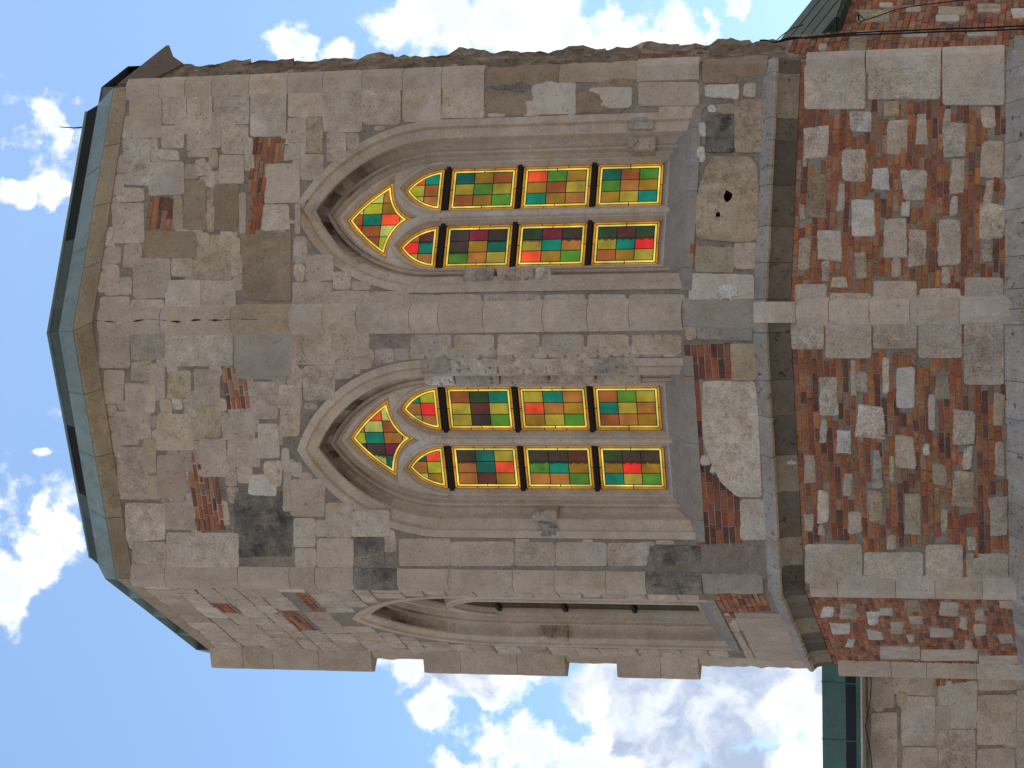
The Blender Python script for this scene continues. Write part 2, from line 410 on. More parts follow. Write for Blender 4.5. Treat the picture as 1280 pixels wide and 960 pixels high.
def masonry(mb, F, u0, u1, z0, z1, hole=None, hmin=.2, hmax=.38, lmin=.22, lmax=.6, c=STONE, proud=.007, rough=.010, skip=()):
    """courses of roughly squared stones; blocks whose middle lies in a hole are left out, those crossing its edge are cut"""
    z = z0
    while z < z1 - .05:
        h = rnd.uniform(hmin, hmax)
        if z1 - z - h < .12: h = z1 - z
        u = u0
        while u < u1 - .03:
            l = rnd.uniform(lmin, lmax)
            if u1 - u - l < .14: l = u1 - u
            cells = [(u, z, u + l, z + h)]
            if h > .28 and l < .3 and rnd.random() < .5:
                cells = [(u, z, u + l, z + h * .5), (u, z + h * .5, u + l, z + h)]
            for a, b, e, f in cells:
                g = rnd.uniform(.003, .008)
                q = [(a + g, b + g), (e - g, b + g), (e - g, f - g), (a + g, f - g)]
                if hole is not None:
                    if any(in_poly(p, hole) for p in q) or in_poly(((a + e) / 2, (b + f) / 2), hole):
                        if all(in_poly(p, hole) for p in q): continue
                        # cut at the hole's edge
                        zc = (b + f) / 2; inside = []
                        for zz in (b + g, zc, f - g):
                            for x0, x1 in spans(hole, zz): inside.append((x0, x1))
                        x0 = min(i[0] for i in inside) if inside else a; x1 = max(i[1] for i in inside) if inside else e
                        if (a + e) / 2 < (x0 + x1) / 2: q = [(a + g, b + g), (min(e, x0) - g, b + g), (min(e, x0) - g, f - g), (a + g, f - g)]
                        else: q = [(max(a, x1) + g, b + g), (e - g, b + g), (e - g, f - g), (max(a, x1) + g, f - g)]
                        if q[1][0] - q[0][0] < .05: continue
                if any(in_poly(((q[0][0] + q[1][0]) / 2, (q[0][1] + q[2][1]) / 2), s) for s in skip): continue
                stone(mb, F, q, rnd.choice([c, c, PALE, PINK, STONE, c]), rough=rough, proud=proud, jitter=.08)
            u += l
        z += h

# ------------------------------------------------------------------ window geometry (local x from the window's axis)
SPR, OFF = 8.55, .83
def arch(w, n=16, z0=5.0):
    """points of the pointed arch of half width w: up the left jamb, over the apex, down the right"""
    r = w + OFF; h = sqrt(r * r - OFF * OFF); a1 = math.atan2(h, OFF)
    left = [(-w, z0), (-w, z0 + (SPR - z0) * .33), (-w, z0 + (SPR - z0) * .66)]
    arc = [(OFF - r * cos(a1 * i / n), SPR + r * sin(a1 * i / n)) for i in range(n + 1)]
    pts = left + arc
    return pts + [(-x, z) for x, z in reversed(pts[:-1])]
def light_outline(cx, hw=.312, grow=0.0, z0=5.51, n=9):
    w = hw + grow; spr = 8.52; rise = .565 + grow * 1.2
    r = (w * w + rise * rise) / (2 * w); o = r - w; a1 = math.atan2(rise, o)
    arc = [(cx + o - r * cos(a1 * i / n), spr + r * sin(a1 * i / n)) for i in range(n + 1)]
    pts = [(cx - w, z0 - grow)] + arc
    return pts + [(2 * cx - x, z) for x, z in reversed(pts[:-1])]
def bez(a, b, c, n):
    return [((1 - t) ** 2 * a[0] + 2 * t * (1 - t) * b[0] + t * t * c[0], (1 - t) ** 2 * a[1] + 2 * t * (1 - t) * b[1] + t * t * c[1]) for t in [i / n for i in range(n)]]
def eye_outline(grow=0.0):
    top, tip, bot = (0, 9.85), (.56, 9.25), (0, 8.93)
    r = bez(top, (.33, 9.62), tip, 8) + bez(tip, (.13, 9.24), bot, 8)
    p = r + [bot] + [(-x, z) for x, z in reversed(r[1:])]
    return inset(p, -grow) if grow else p
def clip(poly, x0, z0, x1, z1):
    def cut(ps, f, g):
        out = []
        for i in range(len(ps)):
            a, b = ps[i - 1], ps[i]; fa, fb = f(a), f(b)
            if (fa >= 0) != (fb >= 0): t = fa / (fa - fb); out.append((a[0] + (b[0] - a[0]) * t, a[1] + (b[1] - a[1]) * t))
            if fb >= 0: out.append(b)
        return out
    for f in (lambda p: p[0] - x0, lambda p: x1 - p[0], lambda p: p[1] - z0, lambda p: z1 - p[1]):
        if len(poly) < 3: return []
        poly = cut(poly, f, None)
    return poly
def tri_fill(mb, F, cx, loops, d, c, flip=False):
    vl = [[Vector((x, z, 0)) for x, z in lp] for lp in loops]
    flat = [p for lp in loops for p in lp]
    i0 = len(mb.v); mb.v += [tuple(F.P(cx + x, z, d)) for x, z in flat]
    for t in tessellate_polygon(vl): mb.f.append(tuple(i0 + k for k in t)); mb.c.append(c)

GC = {k: lin(*v) for k, v in dict(T=(0, 122, 96), t=(12, 88, 72), R=(238, 78, 36), r=(240, 42, 28), O=(150, 110, 14), o=(166, 146, 40), Y=(172, 168, 34),
      B=(150, 80, 26), b=(164, 104, 40), G=(78, 130, 30), g=(42, 62, 26), D=(58, 46, 34), M=(112, 30, 46), m=(88, 40, 28), L=(176, 182, 92)).items()}  # dark tones also carry silhouettes behind the glass, painted into the panes
GC['_'] = GC['O']
ORANGE, BRIGHT, LEAD = lin(200, 132, 10), lin(250, 228, 104), (.0015, .0012, .001)
DG = .42
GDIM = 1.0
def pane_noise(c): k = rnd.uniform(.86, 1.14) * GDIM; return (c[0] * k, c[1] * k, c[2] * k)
def glazing(F, cx, outline, rows, xs, zs, parent):
    """one leaded panel: orange strip, bright strip, then the coloured panes; rows as in the photo (first row = right-most)"""
    mb = MB()
    tri_fill(mb, F, cx, [outline], DG + .004, LEAD)
    def strip(a, b, c, d, long_gap=.3):
        pa, pb = inset(outline, a), inset(outline, b); n = len(pa)
        for i in range(n):
            j = (i + 1) % n
            ln = (Vector(pa[i]) - Vector(pa[j])).length
            k = max(1, int(ln / long_gap)); g = .006 / max(ln, .02)
            for q in range(k):
                t0, t1 = q / k + (g if k > 1 else 0), (q + 1) / k - (g if k > 1 else 0)
                L2 = lambda A, t: (A[i][0] + (A[j][0] - A[i][0]) * t, A[i][1] + (A[j][1] - A[i][1]) * t)
                mb.face([F.P(cx + x, z, d) for x, z in (L2(pa, t0), L2(pa, t1), L2(pb, t1), L2(pb, t0))], pane_noise(c))
    strip(.006, .030, ORANGE, DG)
    strip(.040, .062, BRIGHT, DG)
    inner = inset(outline, .071)
    for r, row in enumerate(rows):
        for q, ch in enumerate(row):
            x1, x0 = xs[r] - .006, xs[r + 1] + .006; z1, z0 = zs[q] - .006, zs[q + 1] + .006
            pl = clip(inner, x0, z0, x1, z1)
            if len(pl) < 3: continue
            mb.face([F.P(cx + x, z, DG + rnd.uniform(0, .001)) for x, z in pl], pane_noise(GC[ch]))
            if ch in 'Dgm' and r < len(rows) - 1 and rows[r + 1][q] not in 'DgmM_':      # silhouette behind the glass, painted as a ragged dark fringe
                k_ = tuple(v * .22 for v in GC[rows[r + 1][q]]); xa = xs[r + 1] - .006; n_ = 9; sd = rnd.uniform(0, 99); zz = [z0 + (z1 - z0) * i / n_ for i in range(n_ + 1)]
                xe = [xa - max(.003, .022 + .03 * noise.noise(Vector((i * .55 + sd, 1, 1)))) for i in range(n_ + 1)]
                for i in range(n_):
                    pl = [(xa, zz[i]), (xe[i], zz[i]), (xe[i + 1], zz[i + 1]), (xa, zz[i + 1])]
                    if all(in_poly(p, inner) for p in pl): mb.face([F.P(cx + x, z, DG - .001) for x, z in pl], k_)
    return mb.build('stained_glass', M_GLASS, parent)

PROFILE = [(1.285, 0.0), (1.28, .018), (1.272, .018), (1.268, -.006), (1.165, -.006), (1.155, .022), (1.13, .024), (1.065, .05), (1.02, .062), (1.008, .085), (1.006, .135),
           (.985, .195), (.95, .238), (.915, .255), (.908, .225), (.888, .215), (.868, .23), (.86, .268), (.845, .278), (.833, .262), (.818, .275), (.80, .338), (.785, .36), (.775, .40), (.765, .46)]
def window(F, cx, parent, panels, broken=None, plain=False):
    root_mb = MB()
    # jamb and arch mouldings
    rows = []
    for ri, (w, d) in enumerate(PROFILE):
        row = []
        for x, z in arch(w):
            dd, xx, zz = d, x, z
            if broken and broken(x, z) and 4 <= ri <= 9:
                dd = d + (.10 if ri <= 8 else .05) + noise.noise(Vector((x * 6, z * 6, ri))) * .03
            row.append(F.P(cx + xx, zz, dd))
        rows.append(row)
    tone = [rnd.uniform(.92, 1.06) for _ in range(60)]
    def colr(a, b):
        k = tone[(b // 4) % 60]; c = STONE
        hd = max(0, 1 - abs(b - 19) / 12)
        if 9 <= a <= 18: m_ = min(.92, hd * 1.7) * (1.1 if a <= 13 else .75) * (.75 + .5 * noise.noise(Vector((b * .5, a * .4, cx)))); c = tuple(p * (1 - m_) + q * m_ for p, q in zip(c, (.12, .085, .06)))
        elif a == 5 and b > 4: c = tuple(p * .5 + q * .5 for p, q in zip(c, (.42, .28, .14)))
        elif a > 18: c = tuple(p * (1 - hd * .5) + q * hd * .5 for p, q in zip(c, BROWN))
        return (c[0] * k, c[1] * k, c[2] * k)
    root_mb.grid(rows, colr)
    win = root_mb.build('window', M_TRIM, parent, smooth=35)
    # stone tracery: plate with two pointed lights and the eye over them
    t = MB(); outer = [(x, z) for x, z in arch(.80, z0=5.3)]
    holes = [light_outline(.422, grow=.045), light_outline(-.422, grow=.045), eye_outline(.04)]
    dfront = .335
    tri_fill(t, F, cx, [outer] + holes, dfront, jit(PALE, .02))
    for h, back in zip(holes, [light_outline(.422), light_outline(-.422), eye_outline()]):
        mid = [((a[0] * .55 + b[0] * .45), (a[1] * .55 + b[1] * .45)) for a, b in zip(h, back)]
        n_ = len(h)
        t.grid([[F.P(cx + x, z, dfront) for x, z in h], [F.P(cx + x, z, dfront + .03) for x, z in mid], [F.P(cx + x, z, dfront + .06) for x, z in back],
                [F.P(cx + x, z, dfront + .12) for x, z in back]], jit(STONE, .03), close=True)
    # raised roll along the mullion and its forked head
    def roll(pts, w=.032, hgt=.04):
        rows = []
        for k in range(7):
            ang = pi * k / 6; row = []
            for i, p in enumerate(pts):
                a = Vector(pts[max(i - 1, 0)]); b = Vector(pts[min(i + 1, len(pts) - 1)]); tt = (b - a).normalized(); nn = Vector((-tt.y, tt.x))
                q = Vector(p) + nn * (w * cos(ang)); row.append(F.P(cx + q.x, q.y, dfront + .004 - hgt * sin(ang)))
            rows.append(row)
        t.grid(rows, jit(PALE, .03))
    roll([(0, 5.35), (0, 6.2), (0, 7.4), (0, 8.6)], .045, .05)
    def head(sx):
        lo = light_outline(.422 * sx, grow=.055)[1:-1]
        lo = sorted(lo, key=lambda p: 0)
        return lo
    for sx in (1, -1): roll(head(sx), .026, .03)
    t.build('tracery', M_TRIM, win, smooth=40)
    # sloping sill
    sl = MB(); w = 1.30
    for a, b in ((-1.30, -.98), (-.98, .10), (.10, 1.02), (1.02, 1.30)):
        g = .003
        prof = [(5.00, .02), (5.00, -.022), (5.115, -.022), (5.125, -.012), (5.545, .43), (5.545, .5)]
        sl.grid([[F.P(cx + a + g, z, d) for z, d in prof], [F.P(cx + b - g, z, d) for z, d in prof]], jit((.37, .315, .275), .05))
        for u in (a + g, b - g): sl.face([F.P(cx + u, z, d) for z, d in prof], STONE)
    sl.build('sill', M_TRIM, win)
    # iron saddle bars
    for sx in (1, -1):
        for zb in (6.475, 7.49, 8.482):
            b = MB(); b.box(F.P(cx + sx * .422 - .335, zb - .029, .375), (F.t * .67).to_3d(), (-F.n * .06).to_3d(), (0, 0, .058), (.014, .011, .009))
            b.build('iron_bar', M_IRON, win)
    # leaded glass
    for sx, key in ((1, 'hi'), (-1, 'lo')):
        c0 = .422 * sx; P = panels[key]
        xs = [c0 + .244, c0 + .082, c0 - .082, c0 - .244]
        hd = light_outline(c0)
        hd = clip(hd, -2, 8.545, 2, 12); hd = [p for i, p in enumerate(hd) if (Vector(p) - Vector(hd[i - 1])).length > .012]
        glazing(F, cx, hd, P[0], [c0 + .3, c0 + .082, c0 - .09, c0 - .3], [9.2, 8.805, 8.5], win)
        for (z0, z1), rows in zip(((7.53, 8.445), (6.515, 7.45), (5.545, 6.432)), P[1:]):
            o = [(c0 - .312, z0), (c0 + .312, z0), (c0 + .312, z1), (c0 - .312, z1)]
            h = (z1 - z0 - .136) / 3
            glazing(F, cx, o, rows, xs, [z1 - .068 - k * h for k in range(4)], win)
    glazing(F, cx, eye_outline(), panels['eye'], [.56, .25, .085, -.08, -.25, -.56], [9.9, 9.63, 9.37, 9.11, 8.9], win)
    return win

PAN_R = dict(hi=[['RT', 'YB', 'Lb'], ['tOB', 'oGo', 'BOG'], ['RGO', 'OBo', 'TOb'], ['tBG', 'GbO', 'OoT']],
             lo=[['bm', 'rT', 'ob'], ['DMD', 'DOt', 'Gbo'], ['gMD', 'oTb', 'ROG'], ['gmg', 'oTr', 'BOo']],
             eye=['_Lb_', 'LYO_', 'BTRo', 'rBL_', '_BY_'])
PAN_L = dict(hi=[['TY', 'br', 'Lb'], ['BgT', 'omo', 'oDG'], ['oTb', 'RbO', 'OoG'], ['BGo', 'Tob', 'BbO']],
             lo=[['tR', 'bY', 'LO'], ['Dto', 'btR', 'bmO'], ['DDm', 'GTO', 'bbG'], ['gDD', 'OrO', 'ToG']],
             eye=['_RL_', 'bLB_', 'YTbY', 'DDM_', '_Lt_'])

# ------------------------------------------------------------------ the church
GROUND = MB()
def gsheet():
    n = 24; R = 1500
    for i in range(n):
        for j in range(n):
            f = lambda k: math.copysign(abs(k / n * 2 - 1) ** 2.2, k / n * 2 - 1) * R
            GROUND.face([(f(i), f(j), 0), (f(i + 1), f(j), 0), (f(i + 1), f(j + 1), 0), (f(i), f(j + 1), 0)], (.33, .30, .26))
gsheet()
g = GROUND.build('ground', M_GROUND); g['kind'] = 'structure'

CH = thing('church_apse', 'tall polygonal stone and brick church apse with two big pointed stained glass windows', 'church', (0, 0, 0))

Z1, Z2, Z3 = (0, 0, .375), (0, 320, .375), (0, 600, .375)
Z4, Z5, Z6 = (400, 0, .375), (400, 320, .375), (400, 600, .375)
Z7, Z8, ZY = (800, 0, .375), (800, 320, .375), (800, 600, .375)
CR2 = (340, 260, .1875); CR1 = (340, 120, .1875); CR3 = (340, 420, .1875); CR4 = (340, 560, .1875)
CS5, CS6, CS7, CS8 = (740, 100, .1875), (740, 240, .1875), (740, 400, .1875), (740, 560, .1875)

CXR, CXL, CXK = 1.612, 1.96, 1.90
def opening(cx): return [(cx + x, z) for x, z in arch(1.275, z0=5.02)]

def base_wall(mb, F, z0, z1, hole=None, c=MORTAR, u0=0., u1=None, more=()):
    u1 = F.len if u1 is None else u1
    outer = [(u0, z0), (u1, z0), (u1, z1), (u0, z1)]
    tri_fill(mb, F, 0, [outer] + ([hole] if hole else []) + list(more), 0, c)

def sooty(m_):
    o = m_.build('sooty_stone', M_SOOT, CH); o['label'] = 'soot blackened block'
def put(mb, F, tr, items, proud=.010, rough=.006):
    for it in items:
        F.traced.append(inset(quad(F, tr, it[:4]), .012)); r, c = it[:4], SH[it[4]]
        rg = it[5] if len(it) > 5 else rough
        m_ = MB() if it[4] == 'd' else mb
        stone(m_, F, inset(quad(F, tr, r), -.007), c, rough=rg, proud=proud)
        if it[4] == 'd': sooty(m_)

# --- upper wall, right-hand face
mb = MB(); hole = opening(CXR)
hx, hz = FR.un(740 + 910 * .1875, 100 + 782 * .1875)
hol = wobble([(hx + .08 * cos(k * pi / 5) * (1 + .25 * sin(k * 1.9)), hz + .06 * sin(k * pi / 5) * (1 + .2 * cos(k * 2.3))) for k in range(10)], .016, step=.03)
h2x, h2z = FR.un(740 + 842 * .1875, 100 + 905 * .1875)
hol2 = [(h2x + .04 * cos(k * pi / 4) + .01 * sin(k * 2.), h2z + .03 * sin(k * pi / 4)) for k in range(8)]
base_wall(mb, FR, ZS - .05, ZT + .1, hole, more=(hol, hol2))
put(mb, FR, Z1, [(432, 310, 538, 458, 's'), (543, 308, 620, 413, 's'), (624, 305, 706, 523, 's'), (714, 300, 830, 413, 's'), (836, 295, 953, 455, 'p'), (962, 292, 1076, 390, 's'),
    (1082, 290, 1206, 440, 's'), (1212, 288, 1330, 415, 's'),
    (412, 462, 500, 618, 'p', .014), (503, 462, 526, 538, 's'), (540, 420, 612, 493, 's'), (528, 500, 598, 533, 'p', .012), (500, 540, 612, 650, 'p', .012), (706, 415, 736, 492, 'p'),
    (740, 418, 826, 512, 's'), (695, 497, 724, 560, 'y', .014), (650, 530, 688, 586, 'p', .014), (732, 518, 812, 612, 's'), (690, 570, 716, 624, 's'), (390, 628, 482, 674, 's', .012),
    (375, 678, 478, 812, 's', .012), (612, 600, 684, 765, 'b', .014), (580, 655, 607, 762, 'y', .012), (715, 614, 796, 772, 'b', .016), (480, 772, 656, 858, 'b', .014), (660, 777, 696, 822, 's', .014),
    (818, 460, 846, 570, 's', .01), (885, 548, 1000, 676, 's', .01), (875, 682, 964, 780, 's', .012), (960, 395, 1020, 476, 's'), (1022, 390, 1075, 510, 'y', .008), (960, 480, 1000, 532, 's'),
    (1002, 515, 1078, 600, 's'), (1090, 443, 1153, 540, 's'), (1158, 445, 1196, 498, 's'), (985, 680, 1000, 780, 's'), (690, 632, 714, 770, 't', .012), (798, 640, 818, 780, 's', .012),
    (365, 820, 405, 880, 's', .015), (412, 815, 470, 890, 's', .012), (980, 792, 1020, 872, 's', .014), (985, 878, 1015, 940, 's', .012)])
put(mb, FR, Z2, [(335, 137, 433, 212, 's'), (352, 32, 400, 132, 's', .014), (404, 72, 440, 130, 's', .012), (437, 147, 547, 208, 's'), (448, 8, 570, 138, 's', .016), (552, 82, 668, 206, 'p'),
    (672, 84, 784, 208, 's'), (572, 2, 640, 70, 's', .01), (644, -70, 768, 78, 't', .01), (772, -60, 800, 70, 's'), (808, -85, 970, 145, 'b', .012), (776, 168, 962, 214, 's', .006)])
put(mb, FR, CR2, [(140, 497, 402, 700, 's'), (405, 555, 655, 700, 's'), (660, 560, 920, 700, 's'), (925, 585, 1290, 700, 's'), (410, 427, 525, 543, 's'), (530, 492, 655, 545, 's', .005),
    (232, 312, 408, 488, 's', .014), (150, 205, 228, 365, 's', .014), (150, 378, 222, 470, 's', .012)])
# quoin stones beside the window, toward the middle corner
for x0, x1 in ((510, 546), (549, 602), (605, 676), (680, 732), (735, 783), (786, 856)):
    stone(mb, FR, quad(FR, (0, 0, 1), (x0, 368, x1, 386)), STONE, rough=.004, proud=.008)
# right-hand strip beside the window: rubble where the quoins have fallen
put(mb, FR, Z4, [(10, 280, 130, 440, 's'), (140, 278, 268, 412, 's'), (276, 275, 402, 405, 's'), (410, 270, 545, 392, 's'),
    (555, 310, 690, 380, 'b', .022), (705, 262, 850, 378, 'w', .018), (860, 310, 960, 372, 'b', .02), (895, 290, 1040, 362, 'p', .02), (570, 245, 690, 300, 'd', .02), (930, 262, 1050, 288, 'b', .02),
    (1062, 275, 1262, 352, 's'), (1130, 356, 1255, 385, 's')])
# below the sill
put(mb, FR, CS5, [(762, 238, 948, 482, 'd', .008), (952, 130, 1152, 482, 't', .012), (755, 38, 965, 118, 'w', .03), (778, 160, 832, 215, 'w', .02), (716, 285, 758, 372, 'w', .016), (706, 452, 748, 548, 'w', .018),
    (1010, 20, 1100, 110, 's', .02), (835, 165, 950, 228, 't', .012), (740, -60, 960, 25, 'b', .02)], proud=.016)
put(mb, FR, CS6, [(692, 362, 946, 530, 'y', .016), (955, 345, 1104, 516, 's', .02), (650, 550, 1082, 798, 'p', .010)], proud=.014)
# big pitted block with a putlog hole in it
blk = wobble(polyt(FR, CS5, [(790, 508), (1060, 515), (1112, 590), (1118, 960), (1105, 1075), (930, 1085), (820, 1070), (690, 1060), (692, 800), (740, 620)]), .02, rounding=2)
tri_fill(mb, FR, 0, [inset(blk, .015), hol, hol2], -.03, TAN)
mb.grid([[FR.P(u, z, .02) for u, z in blk], [FR.P(u, z, -.018) for u, z in blk], [FR.P(u, z, -.03) for u, z in inset(blk, .015)]], TAN, close=True)
for hh in (hol, hol2):
    mb.grid([[FR.P(u, z, -.03) for u, z in hh], [FR.P(u, z, .10) for u, z in inset(hh, .008)]], (.03, .024, .02), close=True)  # hole sides and back coloured near black in place of shade
    mb.face([FR.P(u, z, .10) for u, z in inset(hh, .008)], (.01, .008, .007))
# splash of whitewash on the corner stone
sx, sz = FR.un(740 + 905 * .1875, 240 + 665 * .1875)
sp = []
for k in range(40):
    a = 2 * pi * k / 40; r = .125 + .05 * noise.noise(Vector((cos(a) * 2.2, sin(a) * 2.2, 4))) + (rnd.uniform(.03, .12) if k % 5 == 2 and 14 < k < 32 else 0)
    sp.append((sx + r * cos(a) * .8, sz + r * sin(a) * 1.05))
stone(mb, FR, sp, (.70, .67, .65), rough=0, proud=.022, bevel=.003, base=0, jitter=0)
pA = polyt(FR, Z1, [(848, 460), (948, 460), (944, 540), (886, 546), (880, 660), (866, 778), (815, 788), (836, 600)])
bricks(mb, FR, pA, course=.062, proud=.02)
pB = polyt(FR, Z1, [(500, 656), (575, 655), (568, 765), (484, 765)])
bricks(mb, FR, pB, course=.075, proud=.02)
for q in (pA, pB): stone(mb, FR, q, (.36, .27, .20), rough=.006, proud=.004, jitter=.0); FR.traced.append(q)
bricks(mb, FR, polyt(FR, CS6, [(655, 350), (690, 350), (684, 510), (662, 512)]), course=.06, proud=.02)
masonry(mb, FR, .42, 3.12, 5.2, ZT, hole, hmin=.15, hmax=.27, lmin=.15, lmax=.4, proud=.004, rough=.008, skip=FR.traced)
mb.build('stone_wall', M_STONE, CH)

# --- upper wall, left-hand face
mb = MB(); hole = opening(CXL)
base_wall(mb, FL, ZS - .05, ZT + .1, hole)
put(mb, FL, Z2, [(330, 232, 432, 372, 's'), (437, 232, 545, 346, 'g', .012), (523, 228, 775, 366, 'p', .006), (780, 226, 968, 408, 'g', .014), (970, 236, 1105, 360, 's'), (345, 378, 412, 490, 's', .012),
    (420, 425, 500, 560, 's', .014), (440, 355, 487, 415, 's', .012), (500, 357, 548, 482, 'k', .01), (560, 382, 640, 480, 'y', .02), (645, 376, 735, 495, 's', .012), (845, 420, 925, 542, 'k', .008),
    (930, 428, 986, 464, 'p', .014), (935, 468, 1000, 602, 's', .014), (525, 528, 645, 652, 's', .022), (650, 502, 735, 600, 'y', .018), (740, 520, 845, 610, 's', .014), (760, 608, 866, 702, 'k', .008),
    (862, 558, 930, 674, 'p', .01), (932, 555, 944, 630, 's'), (940, 640, 963, 710, 'p'), (878, 682, 940, 768, 's', .012), (662, 612, 752, 735, 's', .012), (385, 522, 465, 628, 's', .014), (393, 632, 495, 812, 'k', .014),
    (470, 610, 522, 720, 'y', .016), (525, 662, 620, 802, 'k', .012), (420, 826, 552, 948, 'p', .012), (552, 818, 652, 912, 'k', .014), (830, 730, 922, 796, 'w', .02), (970, 745, 1082, 868, 's', .012),
    (986, 876, 1050, 942, 'p', .006), (1010, 365, 1115, 480, 's', .01), (1116, 342, 1176, 408, 's', .01), (1180, 340, 1238, 376, 's', .012), (985, 375, 1008, 440, 's'), (970, 690, 1008, 735, 'p', .014), (1108, 222, 1230, 332, 's'),
    (945, 720, 968, 850, 's', .01), (480, 430, 520, 520, 's', .016)])
put(mb, FL, Z3, [(442, 206, 554, 290, 's'), (556, 176, 796, 290, 'p', .006), (782, 38, 974, 255, 'd', .016), (980, 128, 1050, 222, 'p', .006), (985, 228, 1054, 290, 's'), (1054, 132, 1088, 188, 'k', .006), (1086, 76, 1176, 190, 's', .008),
    (1058, 196, 1178, 290, 's'), (1184, 192, 1280, 290, 'd', .008)])
put(mb, FL, Z6, [(265, 196, 434, 285, 's'), (437, 206, 645, 285, 's'), (650, 208, 782, 285, 's'), (787, 208, 955, 285, 's'), (960, 210, 1090, 285, 's'), (110, 100, 230, 186, 'p', .012), (1100, 220, 1268, 285, 'd', .008)])
for x0, x1 in ((513, 564), (568, 618), (622, 674), (678, 730), (734, 786), (790, 852)):
    stone(mb, FL, quad(FL, (0, 0, 1), (x0, 418, x1, 443)), jit(GREY if x0 < 560 else STONE, .05), rough=.004, proud=.008)
p1 = polyt(FL, Z2, [(738, 370), (782, 370), (788, 408), (824, 410), (834, 508), (762, 514)])
bricks(mb, FL, p1, course=.075, proud=.02, gap=.02)
p2 = polyt(FL, Z2, [(618, 655), (655, 645), (672, 735), (728, 740), (748, 914), (656, 918)])
bricks(mb, FL, p2, course=.075, proud=.02, gap=.02)
for q in (p1, p2): stone(mb, FL, q, (.45, .37, .31), rough=.006, proud=.004, jitter=.0); FL.traced.append(q)
# below the sill: brickwork and two big dressed stones
put(mb, FL, CS7, [(922, 158, 1095, 398, 't', .006), (700, 5, 1068, 128, 'g', .01), (625, 2, 694, 128, 's', .006)], proud=.012)
put(mb, FL, CS8, [(988, 342, 1166, 608, 'p', .008), (728, 45, 785, 112, 'w', .012), (790, 118, 820, 158, 'w', .012)], proud=.018)
big = polyt(FL, CS7, [(735, 405), (1090, 405), (1112, 620), (1135, 1180), (965, 1176), (860, 1080), (780, 930), (735, 780)])
stone(mb, FL, big, PALE, rough=.008, proud=.02)
p3 = polyt(FL, CS7, [(632, 165), (905, 150), (920, 392), (735, 396), (740, 800), (800, 1010), (890, 1100), (985, 1185), (985, 1490), (705, 1500), (655, 800)])
stone(mb, FL, p3, (.40, .32, .26), rough=.004, proud=.004, jitter=0)
bricks(mb, FL, p3, course=.085, proud=.014, pal=[BR[0], BR[2], BR[3], BR[4], BR[2], (.15, .07, .065)], skip=(big,), lens=(.2, .34))
masonry(mb, FL, .46, 3.40, 5.2, ZT, hole, hmin=.15, hmax=.27, lmin=.15, lmax=.4, proud=.004, rough=.008, skip=FL.traced)
mb.build('stone_wall', M_STONE, CH)

# --- upper wall, far-left face (seen at a slant)
mb = MB(); hole = opening(CXK)
base_wall(mb, FK, ZS - .05, ZT + .1, hole)
brk = [polyt(FK, Z3, [(605, 340), (635, 338), (735, 405), (775, 415), (798, 442), (730, 442)]), polyt(FK, Z3, [(868, 398), (890, 400), (935, 430), (985, 440), (1068, 512), (995, 515)]),
       polyt(FK, Z3, [(960, 358), (1020, 350), (1040, 392), (1072, 435), (1048, 440)])]
masonry(mb, FK, .0, FK.len, 5.2, ZT, hole, hmin=.25, hmax=.45, lmin=.3, lmax=.7, proud=.012, rough=.014, skip=brk)
for q in brk: bricks(mb, FK, q, course=.075, proud=.012, gap=.018)
masonry(mb, FK, 0, 2.6, ZS, 4.98, None, hmin=.4, hmax=.8, lmin=.5, lmax=1.2, proud=.014)
bricks(mb, FK, [(2.7, 4.3), (3.6, 4.3), (3.6, 4.98), (1.9, 4.98), (1.9, 4.88), (2.6, 4.86)], proud=.02)
mb.build('stone_wall', M_STONE, CH)

FR.win = window(FR, CXR, CH, PAN_R, broken=lambda x, z: -.78 < x < .0 and z > 9.2)
FL.win = window(FL, CXL, CH, PAN_L)
GDIM = .035                                   # far-left panes darkened in colour to stand in for the slanting view's dimming
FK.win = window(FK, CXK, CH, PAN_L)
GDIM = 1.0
FK.win['label'] = 'dark pointed window with dimmed panes seen at a slant'

# rubble let into the damaged jambs
def jamb_rubble(F, cx, sx, parts):
    for z0, z1, w0, w1, d, c in parts:
        mb = MB(); u0, u1 = sorted((cx + sx * w0, cx + sx * w1))
        stone(mb, F, [(u0, z0), (u1, z0), (u1, z1), (u0, z1)], SH[c], rough=.016, proud=.02, d0=d, base=.30, bevel=.02, rounding=1)
        mb.build('repair_stone', M_RUBBLE2, F.win)
# all of the left window's right-hand jamb has lost its mouldings
zz = 5.72
for h, c, c2 in ((.62, 'g', 's'), (.60, 's', 'p'), (.66, 'p', 's'), (.62, 'w', 'g'), (.44, 'g', 'w')):
    jamb_rubble(FL, CXL, 1, [(zz, zz + h - .015, 1.06, 1.30, .012, c), (zz + .01, zz + h - .02, .845, 1.06, .16, c2)])
    zz += h
jamb_rubble(FR, CXR, 1, [(5.62, 5.98, 1.02, 1.27, .02, 'g'), (5.62, 5.98, .79, 1.02, .17, 's')])
jamb_rubble(FR, CXR, -1, [(7.62, 8.05, .90, 1.12, .05, 'g'), (7.1, 7.58, .92, 1.12, .06, 's'), (6.85, 7.08, .92, 1.13, .05, 'p')])
jamb_rubble(FL, CXL, -1, [(6.98, 7.32, .90, 1.06, .05, 'p'), (6.98, 7.26, 1.06, 1.27, .012, 'g')])
jamb_rubble(FK, CXK, -1, [(7.5, 7.95, .92, 1.14, .06, 's')])

